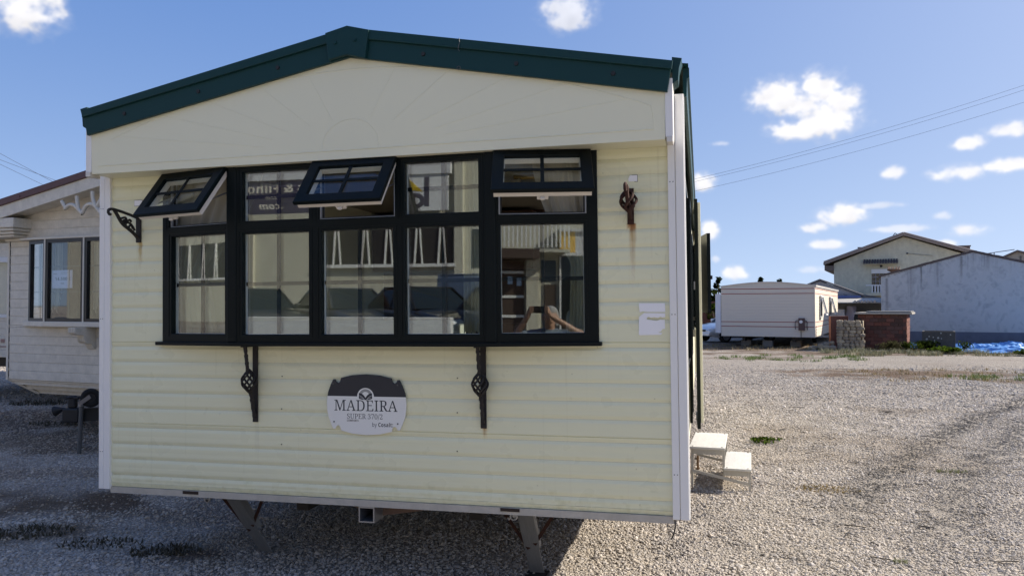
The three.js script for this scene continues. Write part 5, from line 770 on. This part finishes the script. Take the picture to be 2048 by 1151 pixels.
function tree(name, label, x, z, h, rx, n, size, mat, seed, trunkH, cone = 0) {
  const r = rng(seed), t = thing(name, label, 'tree', [x, 0, z]), blobs = []; for (let i = 0; i < 16; i++) { const u = r(), w = cone ? rx * (1 - u) : rx * Math.sqrt(1 - (2 * u - 1) ** 2 * 0.8), a = r() * 6.283; blobs.push([Math.cos(a) * w * 0.8, lerp(trunkH, h, u), Math.sin(a) * w * 0.8, rx * (cone ? 0.22 : 0.36) * (0.7 + 0.6 * r())]); }
  mesh('crown', leafMesh(n, () => { const b = blobs[Math.floor(r() * 16)], a = V(r() - 0.5, r() - 0.5, r() - 0.5).normalize().multiplyScalar(b[3] * Math.cbrt(0.2 + 0.8 * r())); return V(b[0] + a.x, b[1] + a.y * 0.8, b[2] + a.z); }, size, r), mat, t);
  const tr = [rod(V(0, -0.1, 0), V(0.05, trunkH * 1.2, 0), 0.11, 8, 0.07)]; for (const b of blobs) tr.push(rod(V(0.04, trunkH * (0.6 + 0.4 * r()), 0), V(b[0], b[1], b[2]), 0.04, 5, 0.012)); mesh('trunk', tr, M([0.09, 0.07, 0.05], 0.95), t);
}
tree('garden_tree', 'leafy green tree left of the striped caravan, behind the silver car', 11.4, -46, 3.0, 0.95, 3600, 0.085, crownLeaf, 101, 0.7);
tree('garden_tree', 'yellow-green bushy tree low beside the brick garden wall', 11.5, -43.5, 1.85, 0.5, 1500, 0.06, brightLeaf, 102, 0.3);
tree('conifer', 'dark conifer top above the left roof corner of the striped caravan', 12.6, -47, 3.45, 0.7, 1500, 0.09, crownLeaf, 103, 1.0, 1);
tree('conifer', 'dark conifer tip above the roof left of centre of the striped caravan', 16.5, -51, 3.5, 0.6, 900, 0.09, darkLeaf, 104, 1.2, 1);
tree('conifer', 'dark conifer tip above the roof right of centre of the striped caravan', 17.9, -51.5, 3.5, 0.6, 900, 0.09, darkLeaf, 105, 1.2, 1);
tree('garden_tree', 'dark tree crown just left of the roof corner of the striped caravan', 10.4, -48, 2.6, 0.9, 2200, 0.09, crownLeaf, 106, 0.8);
single('garden_wall', 'red brick garden wall behind the silver car', 'wall', [uvm(box(10.9, 13.2, -0.1, 1.95, -44.6, -44.4))], M([0.17, 0.07, 0.05], 0.95, { map: mottle }));

// ------------------------------------------------------------------ power lines
{
  const line = (pts, label, group) => single('power_line', label, 'cable', [tube(pts.map((p) => V(...p)), 0.0065, 60, 5)], wire, group);
  const sag = (a, b, s) => [0, 0.2, 0.4, 0.6, 0.8, 1].map((t) => [lerp(a[0], b[0], t), lerp(a[1], b[1], t) - s * 4 * t * (1 - t), lerp(a[2], b[2], t)]);
  line(sag([4.5, 7.15, -39.9], [40.5, 18.3, -39.7], 0.9), 'upper of the thin cables climbing to the right across the sky'); line(sag([4.5, 7.1, -40.3], [40.5, 18.0, -40.1], 0.92), 'middle thin cable climbing to the right, close under the upper one'); line(sag([4.5, 6.6, -39.9], [40.5, 17.2, -39.7], 0.9), 'lowest thin cable climbing to the right across the sky');
  line(sag([-24.0, 9.9, -29.8], [-13.5, 4.3, -29.9], 0.12), 'uppermost thin cable falling behind the left caravan roof'); line(sag([-24.0, 9.0, -29.8], [-13.5, 5.1, -29.9], 0.12), 'middle thin cable falling behind the left caravan roof'); line(sag([-24.0, 9.15, -30.4], [-13.5, 4.2, -30.5], 0.12), 'lowest thin cable falling behind the left caravan roof');
}

// ------------------------------------------------------------------ the street behind the photographer, seen mirrored in the panes
{
  const Y0 = 0.72, turn = -Math.atan2(DX.z, DX.x), at = (X, y, D) => street(X, y, D).toArray();
  const creamS = stucco([0.60, 0.58, 0.485]), t = thing('street_building', 'cream stuccoed street building with shopfront and balcony behind the photographer', 'building', at(0, 0, 21), turn + Math.PI); // local x runs towards -X
  const bx = (X0, X1, y0, y1, d0, d1) => box(-X1, -X0, y0, y1, d0, d1); // d towards the yard
  mesh('wall', [uvm(bx(-50, 14, Y0 - 0.4, 8.2, -8, 0), 0.35)], creamS, t);
  mesh('roof', [bx(-50.3, 14.3, 8.2, 8.4, -8.3, 0.4)], M([0.25, 0.13, 0.09], 0.9), t);
  const dark = M([0.028, 0.026, 0.025], 0.5), brown = M([0.05, 0.03, 0.022], 0.6), wp = M([0.7, 0.7, 0.68], 0.5);
  for (const [X0, X1, y0, y1, n] of [[-11.2, -6.3, 3.15, 4.75, 5], [-24, -17.5, 3.1, 4.9, 6], [-41, -33, 3.1, 5.0, 6]]) {
    const s = mesh('shutter', [bx(X0, X1, y0, y1, 0.001, 0.05)], dark, t); mesh('sill', [bx(X0 - 0.15, X1 + 0.15, y0 - 0.12, y0 - 0.005, 0.001, 0.2)], wp, t);
    for (let i = 0; i < n; i++) { const x = lerp(X0, X1, (i + 0.5) / n) + 0.12 * (i % 2); mesh('pole', [bar(V(-x, y0, 0.12), V(-x - 0.08, y1, 0.08), 0.06, 0.04)], wp, s); mesh('pole', [bar(V(-x - 0.28, y0, 0.12), V(-x - 0.14, y1, 0.08), 0.05, 0.04)], wp, s); }
  }
  mesh('pilaster', [bx(-14.6, -13.9, Y0, 5, 0.001, 0.12)], creamS, t); mesh('pilaster', [bx(-6.2, -5.9, Y0, 8.1, 0.001, 0.18)], creamS, t);
  mesh('white_storey', [bx(-15, -6.3, 6.2, 8.15, 0.001, 0.3)], M([0.62, 0.63, 0.66], 0.7), t);
  for (let x = -14.5; x < -6.8; x += 1.3) mesh('upper_window', [bx(x, x + 0.9, 6.9, 7.9, 0.3005, 0.34)], darkGlass, t);
  mesh('arched_panel', [bx(-14.4, -11, 4.75, 5.0, 0.001, 0.2)], creamS, t);
  for (const [X0, X1, y0, y1] of [[-5.6, -4.9, 3.0, 4.3], [-5.6, -4.9, 1.4, 2.6], [-4.5, -3.6, 4.9, 6.2], [5.5, 6.0, 2.6, 3.3]]) mesh('window', [bx(X0, X1, y0, y1, 0.001, 0.03)], darkGlass, t);
  // behind the camera: balcony, dark shopfront, door, fascia boards
  const bal = mesh('balcony', [bx(2.6, 5.2, 3.3, 3.6, 0.001, 1.2)], brown, t); for (let x = 2.65; x < 6.2; x += 0.14) mesh('baluster', [bx(x, x + 0.05, 3.65, 4.5, 1.1, 1.15)], wp, bal); mesh('rail', [bx(2.6, 6.2, 4.51, 4.58, 1.08, 1.17)], wp, bal); mesh('balcony_slab', [bx(5.2, 6.2, 3.5, 3.6, 0.001, 1.2)], creamS, bal);
  mesh('shopfront', [bx(2.2, 4.9, Y0, 3.28, 0.001, 0.06)], brown, t); for (const y of [1.4, 2.05, 2.85]) mesh('white_rail', [bx(2.2, 4.9, y, y + 0.09, 0.061, 0.1)], wp, t);
  for (const [x, y] of [[4.35, 2.5], [4.65, 2.45]]) mesh('notice', [bx(x, x + 0.16, y, y + 0.26, 0.101, 0.11)], M([0.35, 0.5, 0.7], 0.6), t);
  mesh('pillar', [bx(4.95, 5.35, Y0, 3.5, 0.001, 0.25)], creamS, t); mesh('door', [bx(5.6, 6.0, Y0, 2.5, 0.001, 0.05)], brown, t);
  const frontM = M([0.5, 0.5, 0.52], 0.6); mesh('fascia_board', [bx(6.1, 9.5, 3.45, 3.55, 0.001, 0.4), bx(6.1, 9.5, 4.25, 4.35, 0.001, 0.4)], frontM, t); mesh('fascia_board', [bx(6.1, 6.6, 3.55, 4.25, 0.001, 0.3)], M([0.62, 0.36, 0.03], 0.6), t); mesh('fascia_board', [bx(6.6, 9.5, 3.55, 4.25, 0.001, 0.3)], frontM, t);
  mesh('shop_window', [bx(6.1, 9.5, Y0 + 0.3, 3.44, 0.001, 0.05)], darkGlass, t); for (const x of [6.1, 7.0, 7.08, 8.3]) mesh('white_post', [bx(x, x + 0.06, Y0, 3.44, 0.051, 0.12)], wp, t);
  // banner and sign board
  const banner = canvasTex(1024, 512, (g, w, h) => { g.fillStyle = '#3a3558'; g.fillRect(0, 0, w, h); g.fillStyle = '#77728a'; g.fillRect(0, 0, w, h * 0.44); g.fillStyle = '#e6e0d2'; g.textAlign = 'center'; g.font = 'bold 92px sans-serif'; g.fillText('Máquinas de', w * 0.55, h * 0.25); g.font = '44px sans-serif'; g.fillText('máquina', w * 0.6, h * 0.36); g.font = 'bold 126px sans-serif'; g.fillText('Carlos & Filhos', w * 0.5, h * 0.56); g.font = '52px sans-serif'; g.fillText('.com', w * 0.66, h * 0.70); g.font = 'italic bold 96px sans-serif'; g.fillText('.com', w * 0.66, h * 0.9); });
  const b = thing('banner', 'purple banner with white lettering on the street building', 'banner', at(-12.4, 0, 20.85), turn + Math.PI); mesh('sheet', [new THREE.PlaneGeometry(4.5, 1.75).translate(0, 5.88, 0.03)], M([0.9, 0.9, 0.9], 0.7, { map: banner }), b); mesh('backing', [box(-2.27, 2.27, 4.99, 6.77, -0.02, 0.025)], white, b);
  const sign = thing('sign_board', 'white shop sign with a yellow and black emblem on the street building', 'sign', at(-7.2, 0, 20.8), turn + Math.PI); mesh('board', [box(-0.8, 0.9, 4.95, 6.2, -0.02, 0.03)], M([0.66, 0.67, 0.69], 0.6), sign);
  mesh('emblem', [poly([[0.62, 6.05], [0.1, 5.6], [0.62, 5.68]].reverse(), 0.031, 0.04)], M([0.7, 0.5, 0.02], 0.6), sign); mesh('emblem', [box(-0.12, 0.06, 5.1, 6.1, 0.031, 0.04), new THREE.TorusGeometry(0.24, 0.09, 8, 24).scale(1, 0.8, 0.1).translate(0.36, 5.3, 0.036)], M([0.06, 0.055, 0.09], 0.6), sign);
  single('low_wall', 'low white wall in front of the cars parked on the street', 'wall', [uvm(rbox(-2.2, 2.25, 0, 1.06, -0.07, 0.07, 0.02)).applyMatrix4(new THREE.Matrix4().makeRotationY(turn)).translate(...at(-4.95, 0.42, 10))], M([0.72, 0.72, 0.72], 0.7, { map: mottle }));
  // cars along the street
  const cars = [[-12.9, 14.4, [0.015, 0.015, 0.017], 'black hatchback parked on the street, leftmost of the mirrored row'], [-9.6, 14.2, [0.03, 0.035, 0.035], 'dark grey saloon parked on the street, second in the mirrored row'], [-7.1, 14.6, [0.05, 0.055, 0.07], 'grey blue saloon parked on the street, third in the mirrored row'], [-4.6, 13.8, [0.02, 0.02, 0.022], 'black saloon parked on the street beside the van']];
  for (const [X, D, c, l] of cars) makeCar('parked_car', l, c, at(X, Y0 - 0.02, D), turn + 0.7, 'sedan');
  makeCar('parked_car', 'dark blue saloon parked nearest the photographer on the street', [0.01, 0.03, 0.08], at(-1.9, Y0 - 0.05, 12.4), turn + 0.85, 'sedan'); makeCar('delivery_van', 'blue grey panel van parked behind the cars on the street', [0.16, 0.2, 0.27], at(-3.2, Y0, 17.2), turn + 0.3, 'van');
}

// ------------------------------------------------------------------ the photographer, mirrored in the right-hand pane
{
  const smin = (a, b, k) => { const h = clamp(0.5 + 0.5 * (b - a) / k); return lerp(b, a, h) - k * h * (1 - h); };
  const cap = (p, a, b, ra, rb) => { const abx = b[0] - a[0], aby = b[1] - a[1], abz = b[2] - a[2], t = clamp(((p[0] - a[0]) * abx + (p[1] - a[1]) * aby + (p[2] - a[2]) * abz) / (abx * abx + aby * aby + abz * abz + 1e-9)); return Math.hypot(p[0] - a[0] - abx * t, p[1] - a[1] - aby * t, p[2] - a[2] - abz * t) - lerp(ra, rb, t); };
  function solid(bones, c, half, res, k = 0.02, extra) {
    const mc = new MarchingCubes(res, undefined, false, false, 260000); mc.isolation = 0;
    for (let z = 0; z < res; z++) for (let y = 0; y < res; y++) for (let x = 0; x < res; x++) { const p = [c[0] + (x / res * 2 - 1) * half, c[1] + (y / res * 2 - 1) * half, c[2] + (z / res * 2 - 1) * half]; let d = 9; for (const b of bones) d = smin(d, cap(p, b[0], b[1], b[2], b[3]), b[4] || k); if (extra) d = extra(p, d); mc.field[x + y * res + z * res * res] = -d; }
    mc.update(); const n = mc.count !== undefined ? mc.count : mc.geometry.drawRange.count, g = new THREE.BufferGeometry(), pa = mc.positionArray.slice(0, n * 3), na = mc.normalArray.slice(0, n * 3);
    for (let i = 0; i < n; i++) { pa[i * 3] = c[0] + pa[i * 3] * half; pa[i * 3 + 1] = c[1] + pa[i * 3 + 1] * half; pa[i * 3 + 2] = c[2] + pa[i * 3 + 2] * half; }
    g.setAttribute('position', new THREE.BufferAttribute(pa, 3)); g.setAttribute('normal', new THREE.BufferAttribute(na, 3)); return clean(g);
  }
  const ox = 0.1, gz = 0.33, t = thing('person', 'person in a blue grey shirt holding a phone up with both hands', 'person', [0, 0, 0]);
  const skin = M([0.38, 0.22, 0.15], 0.55), shirt = M([0.16, 0.2, 0.25], 0.9, { map: mottle }), jeans = M([0.03, 0.04, 0.07], 0.9), hairM = M([0.3, 0.29, 0.28], 0.9);
  const head = [ox + 0.02, 1.585, 0.30], neck = [ox + 0.01, 1.42, 0.35], Ls = [ox - 0.18, 1.36, 0.36], Rs = [ox + 0.19, 1.36, 0.36], Le = [ox - 0.37, 1.38, 0.17], Re = [ox + 0.36, 1.40, 0.19], Lw = [-0.125, 1.60, 0.06], Rw = [0.125, 1.61, 0.06];
  const body = [[[ox, 0.95, 0.36], [ox, 1.1, 0.36], 0.15, 0.15, 0.06], [[ox, 1.1, 0.36], [ox, 1.32, 0.37], 0.15, 0.14, 0.06], [Ls, Rs, 0.075, 0.075, 0.05], [[ox, 1.36, 0.36], neck, 0.07, 0.058, 0.03], [neck, head, 0.056, 0.06, 0.03], [Ls, Le, 0.058, 0.044], [Le, Lw, 0.042, 0.028], [Rs, Re, 0.058, 0.044], [Re, Rw, 0.042, 0.028], [[ox - 0.09, 0.93, 0.36], [ox - 0.11, 0.5, 0.35], 0.095, 0.062, 0.04], [[ox - 0.11, 0.5, 0.35], [ox - 0.12, 0.08, 0.38], 0.06, 0.042], [[ox - 0.12, 0.05, 0.38], [ox - 0.14, 0.035, 0.2], 0.045, 0.035], [[ox + 0.09, 0.93, 0.36], [ox + 0.11, 0.5, 0.35], 0.095, 0.062, 0.04], [[ox + 0.11, 0.5, 0.35], [ox + 0.13, 0.08, 0.38], 0.06, 0.042], [[ox + 0.13, 0.05, 0.38], [ox + 0.16, 0.035, 0.2], 0.045, 0.035]];
  const skull = [[[head[0], head[1] + 0.03, head[2] + 0.015], [head[0], head[1] + 0.02, head[2] - 0.01], 0.085, 0.082], [[head[0], head[1] - 0.02, head[2] - 0.035], [head[0], head[1] - 0.085, head[2] - 0.05], 0.06, 0.032, 0.03], [[head[0], head[1] + 0.012, head[2] - 0.088], [head[0], head[1] - 0.02, head[2] - 0.105], 0.009, 0.015, 0.012], [[head[0] - 0.03, head[1] + 0.022, head[2] - 0.078], [head[0] + 0.03, head[1] + 0.022, head[2] - 0.078], 0.012, 0.012, 0.012], [[head[0] - 0.022, head[1] - 0.05, head[2] - 0.082], [head[0] + 0.022, head[1] - 0.05, head[2] - 0.082], 0.009, 0.009, 0.006], [[head[0] - 0.083, head[1] + 0.01, head[2] + 0.012], [head[0] - 0.086, head[1] - 0.02, head[2] + 0.008], 0.014, 0.011, 0.008], [[head[0] + 0.083, head[1] + 0.01, head[2] + 0.012], [head[0] + 0.086, head[1] - 0.02, head[2] + 0.008], 0.014, 0.011, 0.008]];
  const hand = (w, s) => { // s = -1 for the hand at the left end of the phone
    const palm = [s * 0.098, 1.668, 0.052], out = [[w, palm, 0.026, 0.028]]; const f = [[0.043, 0.0085], [0.048, 0.009], [0.046, 0.0085], [0.038, 0.0075]];
    f.forEach(([l, r], i) => { const y = 1.70 - i * 0.019, a = [s * 0.104, y, 0.04], b = [s * 0.1, y + 0.003, 0.012], c = [s * (0.1 - l * 0.8), y + 0.005 - 0.003 * i, 0.009]; out.push([a, b, r + 0.001, r, 0.008], [b, c, r, r * 0.8, 0.006]); });
    out.push([[s * 0.09, 1.655, 0.06], [s * 0.062, 1.672, 0.058], 0.012, 0.0105, 0.01], [[s * 0.062, 1.672, 0.058], [s * 0.05, 1.69, 0.046], 0.0105, 0.009, 0.006]); return out;
  };
  const bodyGeo = join([solid(body, [ox, 0.82, 0.3], 0.92, 100, 0.025), solid(skull, head, 0.17, 56, 0.02), solid(hand(Lw, -1), [-0.09, 1.65, 0.045], 0.1, 52, 0.012), solid(hand(Rw, 1), [0.09, 1.65, 0.045], 0.1, 52, 0.012)]);
  mesh('body', bodyGeo, skin, t);
  mesh('shirt', solid([[[ox, 0.93, 0.36], [ox, 1.1, 0.36], 0.165, 0.162, 0.06], [[ox, 1.1, 0.36], [ox, 1.32, 0.37], 0.163, 0.155, 0.06], [Ls, Rs, 0.088, 0.088, 0.05], [Ls, [lerp(Ls[0], Le[0], 0.6), lerp(Ls[1], Le[1], 0.6), lerp(Ls[2], Le[2], 0.6)], 0.074, 0.068], [Rs, [lerp(Rs[0], Re[0], 0.6), lerp(Rs[1], Re[1], 0.6), lerp(Rs[2], Re[2], 0.6)], 0.074, 0.068]], [ox, 1.15, 0.33], 0.52, 64, 0.03), shirt, t);
  mesh('trousers', solid([[[ox - 0.05, 0.93, 0.36], [ox + 0.05, 0.93, 0.36], 0.15, 0.15, 0.05], [[ox - 0.09, 0.9, 0.36], [ox - 0.11, 0.5, 0.35], 0.112, 0.078, 0.04], [[ox - 0.11, 0.5, 0.35], [ox - 0.12, 0.1, 0.38], 0.076, 0.062], [[ox + 0.09, 0.9, 0.36], [ox + 0.11, 0.5, 0.35], 0.112, 0.078, 0.04], [[ox + 0.11, 0.5, 0.35], [ox + 0.13, 0.1, 0.38], 0.076, 0.062]], [ox, 0.55, 0.36], 0.58, 64, 0.02), jeans, t);
  mesh('hair', solid([[[head[0], head[1] + 0.045, head[2] + 0.03], [head[0], head[1] + 0.05, head[2] + 0.0], 0.094, 0.086], [[head[0] - 0.05, head[1] + 0.0, head[2] + 0.05], [head[0] - 0.06, head[1] - 0.07, head[2] + 0.05], 0.05, 0.035], [[head[0] + 0.05, head[1] + 0.0, head[2] + 0.05], [head[0] + 0.06, head[1] - 0.07, head[2] + 0.05], 0.05, 0.035]], [head[0], head[1], head[2] + 0.02], 0.19, 48, 0.03, (p, d) => Math.max(d, (p[1] < head[1] + 0.055 && p[2] < head[2] - 0.035) ? 0.01 : -9)), hairM, t);
  for (const s of [-1, 1]) mesh('eye', [new THREE.SphereGeometry(0.011, 12, 8).translate(head[0] + s * 0.031, head[1] + 0.008, head[2] - 0.074)], M([0.12, 0.1, 0.09], 0.2), t);
  for (const s of [-1, 1]) mesh('shoe', [rbox(ox + s * 0.13 - 0.05, ox + s * 0.13 + 0.05, 0.0, 0.085, 0.14, 0.43, 0.035, 3)], black, t);
  const ph = thing('phone', 'black phone held level in the hands of the person', 'phone', [0, EYE - 0.008, 0.0]); mesh('case', [rbox(-0.085, 0.085, -0.055, 0.022, 0.024, 0.033, 0.004)], black, ph); mesh('lens', [new THREE.CylinderGeometry(0.007, 0.007, 0.003, 16).rotateX(Math.PI / 2).translate(0.0, 0.008, 0.0225)], darkGlass, ph);
}

// repeats of one kind say so
for (const o of scene.children) {
  const g = { cable: 'thin overhead cables', car: 'parked cars', curtain: 'curtains inside the bay window', shrub: 'weedy shrubs along the edge of the yard', grass: 'small grass tufts on the gravel', tree: 'trees behind the far garden wall', caravan: 'static caravans for sale in the yard', house: 'houses behind the yard' }[o.userData.category];
  if (g) o.userData.group = g;
}
renderer.render(scene, camera);
